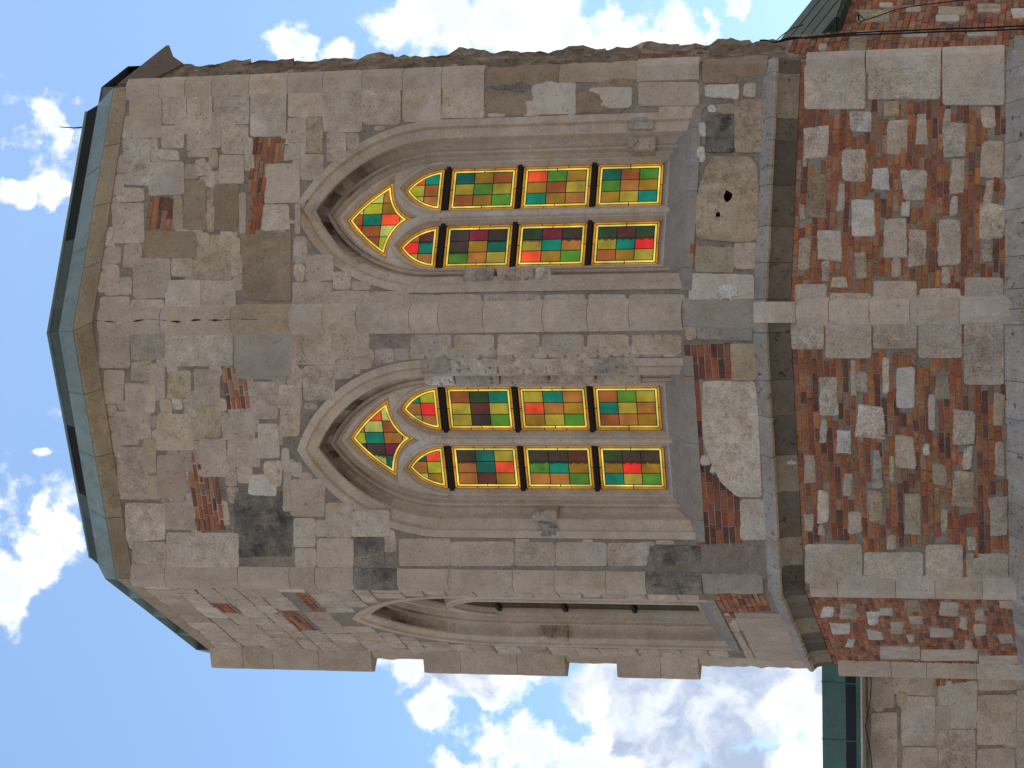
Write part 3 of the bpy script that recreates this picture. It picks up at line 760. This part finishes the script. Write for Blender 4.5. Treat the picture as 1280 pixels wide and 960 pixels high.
# open joint down the middle corner under the eaves
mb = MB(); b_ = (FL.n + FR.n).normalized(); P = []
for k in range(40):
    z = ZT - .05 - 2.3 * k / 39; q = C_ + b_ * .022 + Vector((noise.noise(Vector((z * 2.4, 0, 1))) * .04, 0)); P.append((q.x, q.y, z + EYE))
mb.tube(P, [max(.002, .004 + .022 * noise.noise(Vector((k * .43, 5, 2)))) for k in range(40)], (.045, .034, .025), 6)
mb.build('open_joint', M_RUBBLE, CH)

# --- corner quoins: a projecting canted rib built up of blocks
def rib(corner, F0, F1, blocks, name='quoin', hw=.22, tip=.075, pr=.07):
    """F0 is the face on the left of the corner, F1 on its right"""
    mb = MB(); b = (F0.n + F1.n).normalized(); t = Vector((-b.y, b.x))
    if t.dot(F1.t) < 0: t = -t
    for z0, z1, c, mode in blocks:
        if c == 'd' and mb.f: mb.build(name, M_TRIM, CH); mb = MB()
        k = {'full': 1., 'slim': .35, 'rough': .25 if pr > .2 else .4}[mode]
        am = .0 if mode != 'rough' else .035
        A = corner - F0.t * hw; B = corner + F1.t * hw
        T0 = corner + b * pr * k - t * tip; T1 = corner + b * pr * k + t * tip
        base0, base1 = A - F0.n * .05, B - F1.n * .05
        plan = [base0, A + F0.n * .004, (A * .45 + T0 * .55) + b * .004, T0, T1, (B * .45 + T1 * .55) + b * .004, B + F1.n * .004, base1]
        cc = jit(SH[c], .06)
        n = max(2, int((z1 - z0) / .09)); loops = []
        for i in range(n + 1):
            z = z0 + .003 + (z1 - z0 - .006) * i / n
            e = .004 if i in (0, n) else 0
            lp = []
            for q in plan:
                q2 = q - b * e
                if am:
                    w = noise.noise_vector(Vector((q.x * 6, q.y * 6, z * 6))) * am; q2 = q2 + w.xy
                lp.append((q2.x, q2.y, z + EYE))
            loops.append(lp)
        tgt = MB() if c == 'd' else mb; tgt.face(loops[0][::-1], cc); tgt.loft(loops, cc)
        if c == 'd': sooty(tgt)
    return mb.build(name, M_TRIM, CH)
def stack(zs, cols, modes=None):
    return [(a, b, cols[i % len(cols)], (modes[i] if modes and i < len(modes) else 'full')) for i, (a, b) in enumerate(zip(zs[:-1], zs[1:]))]
zz = lambda F, y, *xs: sorted(F.un(x, y)[1] for x in xs)
zr = [FR.un(x, 104)[1] for x in (161, 202, 234, 267, 313, 361, 405, 454, 504, 553, 606)]
rib(R_, FR, FS, [(b, a, 's', 'full') for a, b in zip(zr[:-1], zr[1:])] +
    [(FR.un(875, 82)[1], FR.un(797, 82)[1], 's', 'full'), (FR.un(797, 84)[1], FR.un(700, 84)[1], 't', 'rough'), (FR.un(700, 86)[1], FR.un(606, 88)[1], 'b', 'rough'), (ZS, FR.un(878, 82)[1], 'b', 'rough')])
rib(R_, FR, FS, [(FR.un(1082, 70)[1], 3.66, 'p', 'full'), (FR.un(1177, 68)[1], FR.un(1083, 68)[1], 'p', 'full'), (FR.un(1256, 66)[1], FR.un(1178, 66)[1], 'p', 'full')])
zc = [FR.un(x, 400)[1] for x in (122, 200, 288, 362, 404, 446, 512, 548, 604, 678, 734, 786, 852)]
rib(C_, FL, FR, [(b, a, 's' if i != 2 else 't', 'slim' if i < 3 else 'full') for i, (a, b) in enumerate(zip(zc[:-1], zc[1:]))] + [(ZS, zc[-1], 'g', 'slim')])
rib(C_, FL, FR, stack([ZB - .1, 1.65, 2.25, 2.75, 3.25, 3.66], 'pspps'), pr=.045, hw=.2)
zl = [FL.un(x, 728)[1] for x in (166, 209, 300, 364, 396, 444, 498, 562, 642, 694, 758, 808, 878, 954)]
rib(L_, FK, FL, [(b, a, {5: 'd', 11: 'd', 12: 'g'}.get(i, 's'), 'rough' if i == 12 else 'full') for i, (a, b) in enumerate(zip(zl[:-1], zl[1:]))])
rib(L_, FK, FL, stack([ZB - .1, 1.45, 2.05, 2.55, 3.3, 3.66], 'pspss'))
zk = [FK.un(x, 822)[1] for x in (279, 318, 354, 409, 473, 536, 581, 650, 709, 772, 826, 873, 1004)]
FKB = Face(K_ + Vector((0, 3)), K_)
rib(K_, FKB, FK, [(b, a, 's', {4: 'rough', 8: 'rough', 11: 'rough'}.get(i, 'full')) for i, (a, b) in enumerate(zip(zk[:-1], zk[1:]))], pr=.27)
rib(K_, FKB, FK, stack([ZB - .1, 1.7, 2.4, 2.9, 3.66], 'psps'), pr=.17)
# pale block where the middle rib meets the string course
mb = MB(); b_ = (FL.n + FR.n).normalized(); t_ = Vector((-b_.y, b_.x)); t_ = t_ if t_.dot(FR.t) > 0 else -t_
lp = []
for z, k in ((3.66, .03), (3.70, .075), (3.9, .175), (4.06, .175), (4.17, .10), (4.2, .02)):
    lp.append([(q.x, q.y, z + EYE) for q in (C_ - t_ * .13 - b_ * .08, C_ - t_ * .13 + b_ * k, C_ + t_ * .13 + b_ * k, C_ + t_ * .13 - b_ * .08)])
mb.loft(lp, PALE); mb.build('string_block', M_TRIM, CH)

# --- broken stub of wall beyond the right-hand corner
mb = MB()
nz_, nu = 150, 10; rows = []
for i in range(nz_ + 1):
    z = ZS - .5 + (ZT + .12 - ZS + .5) * i / nz_; row = []
    for j in range(nu + 1):
        u = FS.len * j / nu
        q = Vector((u * 3.1, z * 3.1, 5))
        d = noise.noise(q) * .05 + noise.noise(q * 2.7) * .03 + noise.noise(q * 6) * .012
        edge = 0
        if j == nu: st = math.floor(z * 3.1 + noise.noise(Vector((z * 1.3, 2, 2))) * .8); edge = (noise.cell(Vector((st * 1.7, 3.3, 0))) * .22) + abs(noise.noise(Vector((1, z * 7, 9)))) * .10
        if z > 12.5: d *= .3; edge *= .3
        if j == 0: d = .02
        row.append(FS.P(u - edge, z, d))
    row.append(FS.P(FS.len - .05, z, .9))
    rows.append(row)
def stubc(a, b):
    k = noise.noise(Vector((a * .21, b * .6, 0))); k2 = noise.noise(Vector((a * .05, b * .2, 7)))
    c = BROWN if k < .25 else TAN
    if k2 > .25 and b < 6: c = (.30, .16, .10)
    return jit(tuple(x * .72 for x in c), .15)
mb.grid(rows, stubc)
mb.build('broken_wall', M_RUBBLE, CH)
mb = MB()                                     # wedge of masonry that carries the end of the eaves
pl = [(.02, 12.9), (.95, 12.66), (1.35, 12.98), (1.98, 13.27), (1.98, 13.31), (.02, 13.31)]
n6 = lambda k, d: [FS.P(u + .012 * noise.noise(Vector((u * 9, z * 9, k))), z + .02 * noise.noise(Vector((u * 7, z * 9, k + 4))), d) for u, z in pl]
mb.face(n6(0, -.035)[::-1], (.17, .12, .085)); mb.grid([n6(0, -.035), n6(0, .6)], (.17, .12, .085), close=True); mb.face(n6(0, .6), (.17, .12, .085))
mb.build('eave_bracket', M_STONE, CH)

# --- lower storey of brick with stones let in
def lower_wall(F, stones_, bands, name, zlo=ZG, u0=0., u1=None, quo=()):
    mb = MB(); base_wall(mb, F, zlo, ZS + .02, None, (.34, .29, .24), u0, u1)
    u1 = F.len if u1 is None else u1
    skip = []
    for tr, items in stones_:
        for it in items:
            q = quad(F, tr, it[:4]); rg = it[5] if len(it) > 5 else .0135
            stone(mb, F, q, SH[it[4]], rough=min(rg * 1.45, .02), proud=.021, bevel=.014, rounding=rnd.choice((0, 1)), jitter=.1); skip.append(inset(q, .01))
    for tr, items in quo:
        for it in items:
            q = quad(F, tr, it[:4]); stone(mb, F, q, SH[it[4]], rough=.004, proud=.02, bevel=.010, jitter=.05); skip.append(q)
    for z0, z1 in bands:
        bricks(mb, F, [(u0 + .02, z0), (u1 - .02, z0), (u1 - .02, z1), (u0 + .02, z1)], skip=skip, course=.077, proud=.012, gap=.013)
    masonry(mb, F, 0, F.len, ZG, ZB - .5, None, hmin=.3, hmax=.42, lmin=.4, lmax=.8, proud=.01, rough=.008)
    return mb.build(name, M_BRICK, CH)
sR = [(550, 425, 628, 530, 's'), (698, 370, 773, 442, 'w', .006), (820, 400, 893, 520, 's'), (922, 378, 958, 485, 'p', .008), (1013, 408, 1085, 528, 's'), (1016, 358, 1038, 410, 's'), (1140, 360, 1178, 428, 's'), (1135, 468, 1216, 592, 's'),
      (672, 500, 750, 610, 's'), (772, 560, 828, 632, 'w', .01), (873, 562, 952, 670, 'p', .012), (1033, 533, 1085, 645, 's'), (1033, 652, 1060, 718, 'p'), (1150, 600, 1176, 682, 'p'), (1130, 682, 1213, 805, 's'), (560, 572, 620, 722, 'b', .016),
      (660, 612, 685, 700, 's'), (868, 675, 895, 720, 'w'), (704, 668, 783, 790, 'w', .008), (806, 732, 890, 855, 'p', .02), (895, 767, 950, 885, 's'), (995, 735, 1075, 885, 'p', .02), (1138, 808, 1172, 878, 's'), (590, 768, 675, 868, 's', .012),
      (530, 795, 566, 900, 's'), (607, 872, 632, 940, 'p', .006), (717, 845, 758, 925, 't'), (838, 855, 868, 925, 's'), (1010, 888, 1033, 945, 's'), (527, 680, 553, 735, 's'), (640, 925, 690, 960, 's'), (818, 338, 862, 392, 't'), (900, 985, 945, 1030, 's'), (545, 480, 552, 560, 's')]
qR = [(516, 947, 624, 1020, 's'), (778, 938, 924, 1034, 's'), (1082, 925, 1212, 1034, 's'), (632, 978, 772, 1034, 's'), (930, 962, 1070, 1034, 's'), (547, 215, 752, 366, 'p'), (759, 212, 1002, 333, 'p'), (1008, 208, 1216, 353, 'p')]
lower_wall(FR, [(Z7, sR)], [(ZB - .02, 3.74)], 'brick_wall', quo=[(Z7, qR)])
sL = [(603, 400, 658, 532, 'p', .014), (703, 347, 720, 465, 'p', .006), (722, 380, 767, 458, 's'), (808, 337, 832, 460, 'p', .006), (852, 370, 915, 507, 'w', .006), (960, 458, 986, 583, 'p', .006), (978, 400, 1030, 478, 't'), (1045, 517, 1112, 630, 'p'),
      (1175, 457, 1218, 565, 's'), (653, 580, 702, 660, 'w', .010), (722, 498, 815, 605, 'p', .016), (600, 540, 622, 625, 'p'), (858, 597, 920, 710, 's'), (943, 622, 967, 665, 'w', .006), (1078, 632, 1115, 708, 'p'), (548, 662, 585, 752, 's'),
      (672, 728, 713, 800, 's'), (775, 643, 805, 770, 's'), (830, 665, 848, 752, 'y', .005), (970, 690, 1018, 765, 't'), (1040, 712, 1118, 835, 't', .02), (1175, 620, 1220, 735, 's'), (595, 780, 632, 890, 'p'), (757, 780, 815, 885, 't'),
      (693, 855, 737, 922, 's'), (548, 862, 575, 922, 's'), (885, 785, 935, 930, 't', .016), (1002, 840, 1025, 920, 'y', .006), (1168, 800, 1222, 930, 's', .012), (598, 892, 615, 930, 'p'), (490, 668, 525, 697, 'w'), (820, 932, 858, 978, 's'), (1088, 930, 1118, 975, 's')]
qL = [(500, 215, 614, 310, 's'), (618, 215, 773, 340, 's'), (777, 215, 924, 308, 's'), (928, 215, 1074, 340, 's'), (1080, 215, 1214, 428, 's'), (550, 958, 742, 1090, 'p'), (746, 985, 945, 1090, 'p'), (952, 960, 1078, 1090, 'p'), (1085, 990, 1228, 1090, 'p')]
lower_wall(FL, [(Z8, sL)], [(ZB - .02, 3.74)], 'brick_wall', quo=[(Z8, qL)])
sK = [(605, 420, 650, 455, 'w'), (635, 475, 700, 510, 'w'), (665, 410, 718, 460, 's'), (757, 435, 795, 480, 'w'), (805, 425, 845, 450, 'w'), (755, 498, 810, 530, 'p'), (830, 470, 880, 510, 's'), (880, 395, 935, 435, 't'), (895, 450, 945, 475, 's'),
      (995, 405, 1060, 450, 's'), (1060, 452, 1085, 495, 's'), (1110, 478, 1150, 515, 'p'), (1120, 430, 1150, 465, 's'), (1195, 510, 1250, 540, 's'), (960, 490, 1040, 520, 's'), (1080, 530, 1110, 560, 's'), (890, 515, 915, 540, 's'), (690, 525, 712, 552, 'w'), (1200, 400, 1245, 425, 's')]
lower_wall(FK, [(ZY, sK)], [(ZB - .02, 3.74)], 'brick_wall', quo=[(ZY, [(800, 550, 935, 592, 'p'), (936, 562, 1126, 600, 'p'), (1130, 582, 1262, 610, 'p')])])

# --- string courses
def offset_path(pts, d):
    out = []
    for i, p in enumerate(pts):
        ns = []
        if i > 0: e = (p - pts[i - 1]).normalized(); ns.append(Vector((e.y, -e.x)))
        if i < len(pts) - 1: e = (pts[i + 1] - p).normalized(); ns.append(Vector((e.y, -e.x)))
        b = sum(ns, Vector((0, 0))).normalized()
        out.append(p + b * (d / b.dot(ns[0])))
    return out
PATH = [K_ + Vector((0, 1.5)), K_, L_, C_, R_]
def string_course(prof, name, segs=7, colf=None):
    mb = MB()
    pts = PATH[:]
    # cut every run into stones
    for fi in range(len(pts) - 1):
        n = segs if fi else 3
        cuts = sorted([0, 1] + [min(.95, max(.05, (k + rnd.uniform(.3, .7)) / n)) for k in range(n)])
        lines = [offset_path(pts, -d) for z, d in prof]
        for a, b in zip(cuts[:-1], cuts[1:]):
            k = rnd.uniform(.9, 1.08); dz = rnd.uniform(-.003, .003)
            rows = []
            ln = (pts[fi + 1] - pts[fi]).length; g = .004 / ln
            sub = max(2, int((b - a) * ln / .15))
            for q in range(sub + 1):
                t = a + g + (b - a - 2 * g) * q / sub; row = []
                for (z, d), pl in zip(prof, lines):
                    p = pl[fi] * (1 - t) + pl[fi + 1] * t
                    w = noise.noise(Vector((p.x * 9, p.y * 9, z * 9))) * .006
                    row.append((p.x, p.y, z + EYE + dz + w))
                rows.append(row)
            i0 = len(mb.f)
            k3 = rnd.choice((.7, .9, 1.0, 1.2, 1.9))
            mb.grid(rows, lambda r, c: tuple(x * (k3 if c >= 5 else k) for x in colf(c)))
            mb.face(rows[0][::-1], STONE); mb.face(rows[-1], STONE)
    return mb.build(name, M_STRING, CH, smooth=30)
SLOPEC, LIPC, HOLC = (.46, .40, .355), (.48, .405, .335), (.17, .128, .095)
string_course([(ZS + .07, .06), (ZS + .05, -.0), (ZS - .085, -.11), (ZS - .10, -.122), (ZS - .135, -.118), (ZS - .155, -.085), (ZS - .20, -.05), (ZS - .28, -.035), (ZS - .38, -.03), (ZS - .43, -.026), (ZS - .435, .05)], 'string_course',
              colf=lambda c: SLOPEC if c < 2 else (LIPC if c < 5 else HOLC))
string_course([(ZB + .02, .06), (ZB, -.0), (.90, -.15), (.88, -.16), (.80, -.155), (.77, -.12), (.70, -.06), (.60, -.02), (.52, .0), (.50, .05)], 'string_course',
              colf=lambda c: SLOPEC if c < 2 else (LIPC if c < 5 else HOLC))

# --- cornice, eaves and roof
EAVE = [K_ + Vector((0, 2.5)), K_, L_, C_, R_, E_]                                       # at the wall face
RIM = [Vector((-5.17, 2.5)), Vector((-5.17, -.1)), Vector((-3.58, -3.82)), Vector((-.12, -5.12)), Vector((3.26, -3.61)), Vector((3.95, -1.51))]
TOP1 = [Vector((-5.0, 2.5)), Vector((-5.0, .05)), Vector((-3.41, -3.84)), Vector((-.13, -5.01)), Vector((3.05, -3.56)), Vector((3.72, -1.5))]
BACK = [Vector((3.7, 5.0)), Vector((-5.1, 5.0))]
def eave(f): return [a.lerp(b, f) for a, b in zip(EAVE, RIM)]
mb = MB()
prof = [(ZT, -.15), (ZT, .12), (ZT + .02, .22), (ZT + .135, .93), (ZT + .16, 1.0), (ZT + .16, .0)]
lines = [eave(d) for z, d in prof]
for fi in range(len(EAVE) - 1):
    ln = (EAVE[fi + 1] - EAVE[fi]).length; n = max(1, round(ln / .95))
    for q in range(n):
        a, b = q / n, (q + 1) / n; g = .004 / ln; rows = []
        for r in range(7):
            t = a + g + (b - a - 2 * g) * r / 6
            rows.append([((pl[fi] * (1 - t) + pl[fi + 1] * t).x, (pl[fi] * (1 - t) + pl[fi + 1] * t).y, z + EYE) for (z, d), pl in zip(prof, lines)])
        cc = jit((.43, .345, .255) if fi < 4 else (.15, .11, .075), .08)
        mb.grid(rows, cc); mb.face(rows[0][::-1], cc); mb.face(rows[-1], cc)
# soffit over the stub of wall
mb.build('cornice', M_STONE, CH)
zf = ZT + .163
roof = MB()
def cop(fi, t, dark=0):
    k = .9 + .25 * noise.noise(Vector((fi * 3.3, t * 4, 2)))
    c = (.20, .34, .33)
    return tuple(x * k for x in c)
# fascia of pale verdigris in sheets
lo, hi, li = eave(1.04), TOP1, eave(.0)
fas = MB()
for fi in range(len(EAVE) - 1):
    ln = (EAVE[fi + 1] - EAVE[fi]).length; n = max(1, round(ln / 1.05))
    for q in range(n):
        a, b = q / n, (q + 1) / n; g = .003 / ln; rows = []
        for t in (a + g, b - g):
            mixp = lambda pl: pl[fi] * (1 - t) + pl[fi + 1] * t
            A, B, I = mixp(lo), mixp(hi), mixp(li)
            rows.append([(I.x, I.y, zf + EYE), (A.x, A.y, zf + EYE), (B.x, B.y, zf + .255 + EYE), (I.x, I.y, zf + .26 + EYE)])
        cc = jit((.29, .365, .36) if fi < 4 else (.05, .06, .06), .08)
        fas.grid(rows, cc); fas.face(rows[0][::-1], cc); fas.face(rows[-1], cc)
        if q: fas.tube([Vector(rows[0][1]), Vector(rows[0][2])], .010, tuple(x * .8 for x in cc), 6)
# end of the eave beyond the stub
# steep lower slope of the roof, patchy black and green sheets
bot = [p.lerp(Vector((0, 0)), .004) for p in TOP1]
top = [Vector((-4.2, 2.3)), Vector((-4.3, .3)), Vector((-3.30, -3.78)), Vector((-.14, -5.02)), Vector((2.93, -3.64)), Vector((3.3, -1.6))]
zt0, zt1 = zf + .256, zf + .405
for fi in range(len(EAVE) - 1):
    n = 10
    for q in range(n):
        t0, t1 = q / n, (q + 1) / n
        k = noise.noise(Vector((fi * 5.1 + 3, q * .33, 1)))
        darkf = (fi == 3 and .3 < t0 < .92) or (fi == 2 and .28 < t0 < .60)
        c = (.018, .02, .024) if darkf else ((.105, .135, .135) if k > -.1 else (.075, .095, .098))
        rows = [[tuple((bot[fi] * (1 - t) + bot[fi + 1] * t).to_3d() + Vector((0, 0, zt0 + EYE))) for t in (t0, t1)],
                [tuple((top[fi] * (1 - t) + top[fi + 1] * t).to_3d() + Vector((0, 0, zt1 + EYE))) for t in (t0, t1)]]
        roof.face([rows[0][0], rows[0][1], rows[1][1], rows[1][0]], jit(c, .1))
# capping strip on the break of the slope, then the low hipped roof
apex = Vector((-.6, 1.2, zt1 + .55 + EYE))
full = [(p.x, p.y, zt1 + EYE) for p in top] + [(BACK[0].x, BACK[0].y, zt1 + EYE), (BACK[1].x, BACK[1].y, zt1 + EYE)]
for i in range(len(full)):
    roof.face([full[i], full[(i + 1) % len(full)], tuple(apex)], jit((.16, .27, .26), .05))
ro = roof.build('roof', M_COPPER, CH)
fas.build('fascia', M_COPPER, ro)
for fi in (2, 3):
    rl = MB(); rl.tube([top[fi].to_3d() + Vector((0, 0, zt1 + EYE)), top[fi + 1].to_3d() + Vector((0, 0, zt1 + EYE))], .022, (.17, .25, .25)); rl.build('ridge_roll', M_COPPER, ro)
# thin spike standing up from the roof edge
sp_ = top[3] + (top[4] - top[3]) * .93; sp0 = Vector((sp_.x, sp_.y, zt1 + EYE)); rd = MB()
rd.tube([sp0 + Vector((0, .02, -.03)), sp0 + Vector((-.01, 0, .14)), sp0 + Vector((.012, 0, .36))], [.012, .009, .005], (.02, .02, .02), 6)
rd.build('lightning_spike', M_IRON, CH)

# --- walls that close the building at the back
mb = MB()
for F, z0, z1 in ((Face(K_ + Vector((0, 5.2)), K_), ZG, ZT + .1), (Face(E_ - FS.t * .3 - FS.n * .25, Vector((3.6, 5.0))), ZS - .4, ZT + .1), (Face(Vector((3.6, 5.0)), K_ + Vector((0, 5.2))), ZG, ZT + .1)):
    base_wall(mb, F, z0, z1, None, STONE)
mb.build('rear_wall', M_STONE, CH)

# ------------------------------------------------------------------ low brick annex to the right of the apse
AN = thing('brick_annex', 'low brick and rubble side wing with dark green copper roof, beside the apse corner', 'building', (R_.x + 1, R_.y + 1, 0))
mb = MB(); F = FS5
ztop = 3.45
base_wall(mb, F, ZG, ztop, None, (.34, .28, .22), .0, F.len); base_wall(mb, F, ztop, 4.0, None, (.34, .28, .22), .0, 1.25)
sk = []
for tr, items in [(Z7, [(720, 40, 830, 80, 'y', .02), (880, 22, 940, 45, 'p', .02), (985, 55, 1065, 75, 'p', .006), (990, 25, 1085, 55, 'y', .02), (1130, 20, 1205, 50, 's', .02), (1240, 35, 1300, 65, 'w', .02), (795, 15, 842, 30, 'p', .01),
                        (720, 110, 800, 122, 'p', .008), (870, 112, 960, 128, 'p', .01), (1090, 110, 1190, 128, 's', .01), (590, 150, 625, 172, 'p', .012), (690, 130, 760, 180, 'b', .02), (1240, 120, 1290, 170, 'd', .03)])]:
    for it in items:
        q = quad(F, tr, it[:4]); stone(mb, F, q, SH[it[4]], rough=it[5], proud=.03, rounding=2); sk.append(q)
bricks(mb, F, [(.28, -.6), (F.len, -.6), (F.len, ztop), (.28, ztop)], skip=sk, pal=BR + [(.30, .15, .08)], lens=(.2, .36), proud=.02, course=.085)
bricks(mb, F, [(.28, ztop), (1.25, ztop), (1.2, 3.75), (.9, 3.95), (.28, 3.9)], lens=(.2, .36), proud=.02, course=.085)
# end and back walls
mb2 = MB()
mb.build('brick_wall', M_BRICK, AN)
# roof leaning back from the eave
ra = MB(); u0, u1 = 1.27, F.len + .3; b3 = lambda u, z, d: F.P(u, z, d)
nseg = 4
for i in range(nseg):
    a = u0 + (u1 - u0) * i / nseg; b = u0 + (u1 - u0) * (i + 1) / nseg
    c = jit((.006, .016, .011), .3)
    ra.face([b3(a, ztop - .06, -.22), b3(b, ztop - .06, -.22), b3(b, ztop + 1.5, 1.6), b3(a, ztop + 1.5, 1.6)], c)
    ra.tube([b3(a, ztop - .05, -.22), b3(a, ztop + 1.51, 1.6)], .006, (.012, .022, .017), 6)
ra.box(b3(u0, ztop - .12, -.22), (F.t * (u1 - u0)).to_3d(), (-F.n * .24).to_3d(), (0, 0, .05), (.04, .05, .045))
ra.face([b3(u0, ztop - .06, -.22), b3(u0, ztop + 1.5, 1.6), b3(u0, ztop - .06, 1.6)], (.05, .07, .06))
ra.build('roof', M_OLDCOPPER, AN)
rw = MB()
q = [F.P(u0 + .1, ZG, 1.5), F.P(F.len, ZG, 1.5), F.P(F.len, ztop + 1.4, 1.5), F.P(u0 + .1, ztop + 1.4, 1.5)]
rw.face(q[::-1], STONE); rw.face([F.P(F.len, ZG, 0), F.P(F.len, ZG, 1.5), F.P(F.len, ztop + 1.4, 1.5), F.P(F.len, ztop, 0)], STONE)
rw.build('rear_wall', M_STONE, AN)

# cables along the annex wall
def cable(pts, r, label, name='cable'):
    mb = MB(); P = [F.P(u, z, d) for u, z, d in pts]
    # smooth
    out = []
    for i in range(len(P) - 1):
        p0, p1, p2, p3 = P[max(i - 1, 0)], P[i], P[i + 1], P[min(i + 2, len(P) - 1)]
        for k in range(6):
            t = k / 6
            out.append(.5 * ((2 * p1) + (p2 - p0) * t + (2 * p0 - 5 * p1 + 4 * p2 - p3) * t * t + (3 * p1 - p0 - 3 * p2 + p3) * t ** 3))
    out.append(P[-1]); mb.tube(out, r, (.015, .014, .014))
    o = mb.build(name, M_CABLE); o['label'] = label; o['category'] = 'cable'; o['group'] = 'cables on the annex wall'
    return o
def cpx(tr, pts, d): return [(*FS5.un(tr[0] + x * tr[2], tr[1] + y * tr[2], d), d) for x, y in pts]
ZC = (940, 0, .1875)
cable(cpx(ZC, [(50, 270), (90, 268), (150, 282), (250, 262), (400, 245), (700, 218), (1000, 205), (1280, 192), (1500, 186), (1850, 170)], -.10), .012, 'upper of two black cables running side by side along the brick wall')
cable(cpx(ZC, [(150, 285), (260, 252), (400, 252), (700, 232), (1000, 222), (1280, 210), (1500, 206), (1850, 192)], -.13), .012, 'lower of two black cables running side by side along the brick wall')
cable(cpx(ZC, [(150, 285), (190, 245), (250, 200), (300, 178), (340, 165)], -.10), .008, 'short thin black cable looping up over the annex roof edge')
cable(cpx(ZC, [(720, 145), (830, 110), (960, 65), (1100, 38), (1280, 15), (1500, -10)], -.10), .008, 'thin black cable curving up from a small bracket on the bricks')
bk = MB(); (u_, z_), = [FS5.un(940 + 712 * .1875, 130 * .1875, -.05)]
bk.tube([F.P(u_, z_ - .0, .02), F.P(u_, z_, -.12)], .012, (.03, .03, .03)); bk.tube([F.P(u_, z_, -.12), F.P(u_ - .25, z_ - .1, -.12)], .009, (.03, .03, .03))
bk.tube([F.P(u_ + .02, z_, -.10), F.P(u_ + .02, z_ + .02, -.16)], .025, (.25, .24, .22))
o = bk.build('cable_bracket', M_IRON); o['label'] = 'small iron bracket with a pale insulator holding the thin cable'; o['category'] = 'bracket'

# ------------------------------------------------------------------ neighbouring stone building on the left
NB = thing('side_building', 'rough ashlar stone building with green copper eaves behind the apse', 'building', (-8, 3.2, 0))
YB = 2.6
FB = Face(Vector((-13.0, YB)), Vector((-4.9, YB)))
mb = MB(); zw = FB.un(1084, 860)[1]
base_wall(mb, FB, ZG, zw + .05, None, (.40, .335, .28))
rows = [(850, 650, 978, 715, 's'), (872, 722, 985, 885, 'p'), (995, 672, 1120, 825, 'p'), (1130, 650, 1250, 700, 's'), (1130, 715, 1250, 885, 's', .02), (770, 775, 855, 965, 's'), (1000, 835, 1118, 965, 'k'), (875, 892, 990, 965, 's'), (1128, 895, 1250, 965, 'k'),
        (765, 650, 845, 755, 'k'), (1262, 840, 1300, 965, 's'), (1256, 700, 1300, 835, 's'), (860, 705, 888, 750, 'y', .014), (785, 752, 810, 770, 's'), (770, 975, 870, 1100, 's'), (880, 975, 995, 1080, 'p'), (1000, 975, 1120, 1100, 's'), (1128, 975, 1260, 1100, 's')]
for it in rows: stone(mb, FB, inset(quad(FB, ZY, it[:4]), -.012), tuple(x * 1.28 for x in SH[it[4]]), rough=it[5] if len(it) > 5 else .010, proud=.014, bevel=.010)
bricks(mb, FB, polyt(FB, ZY, [(985, 655), (1125, 658), (1125, 668), (985, 690)]), proud=.02)
masonry(mb, FB, 0, 8.1, ZG, zw, None, skip=[quad(FB, ZY, it[:4]) for it in rows], hmin=.35, hmax=.5, lmin=.4, lmax=.8)
mb.face([FB.P(0, ZG, 0), FB.P(0, ZG, 6), FB.P(0, zw, 6), FB.P(0, zw, 0)], STONE)
mb.build('stone_wall', M_STONE, NB)
rb = MB(); zt_ = FB.un(1030, 900, -.1)[1]
nn = 9
for i in range(nn):
    a, b = FB.len * i / nn, FB.len * (i + 1) / nn
    lvl = [(zw + .02, -.10), (zw + .16, -.12), (zw + .165, -.10), (zw + .33, -.06), (zt_ + .04, .02), (zt_ + .05, .6), (zt_ + .05, 3.0), (zw, 6)]
    for q in range(len(lvl) - 1):
        c = (.12, .23, .21) if q < 2 else ((.022, .03, .033) if q == 2 and i > 5 else (.11, .22, .20))
        rb.face([FB.P(a + .004, *lvl[q]), FB.P(b - .004, *lvl[q]), FB.P(b - .004, *lvl[q + 1]), FB.P(a + .004, *lvl[q + 1])], jit(c, .08))
    rb.tube([FB.P(b, z, d) for z, d in lvl[2:7]], .012, (.10, .19, .18), 5)
rb.face([FB.P(FB.len, z, d) for z, d in lvl], (.1, .2, .19))
rb.build('roof', M_COPPER, NB)
gt = MB()
zg_ = zw + .03
loops = []
for u in (0, FB.len):
    lp = [FB.P(u, zg_ + .05 - .075 * sin(pi * k / 8), -.20 - .075 * cos(pi * k / 8)) for k in range(9)]
    lp2 = [FB.P(u, zg_ + .05 - .065 * sin(pi * k / 8), -.20 - .065 * cos(pi * k / 8)) for k in reversed(range(9))]
    loops.append(lp + lp2)
gt.grid(loops, (.55, .55, .5), close=True); gt.face(loops[0], (.5, .5, .5)); gt.face(loops[1][::-1], (.5, .5, .5))
gt.build('gutter', M_ZINC, NB)
# drooping wire along the gutter
wr = MB(); P = []
for k in range(13):
    u = FB.len - .2 - k * .22
    P.append(FB.P(u, zg_ - .02 - .10 * abs(sin(k * .52)), -.29))
wr.tube(P, .008, (.02, .02, .02), 6)
o = wr.build('gutter_wire', M_CABLE); o['label'] = 'thin black wire hanging in loops under the gutter of the side building'; o['category'] = 'wire'
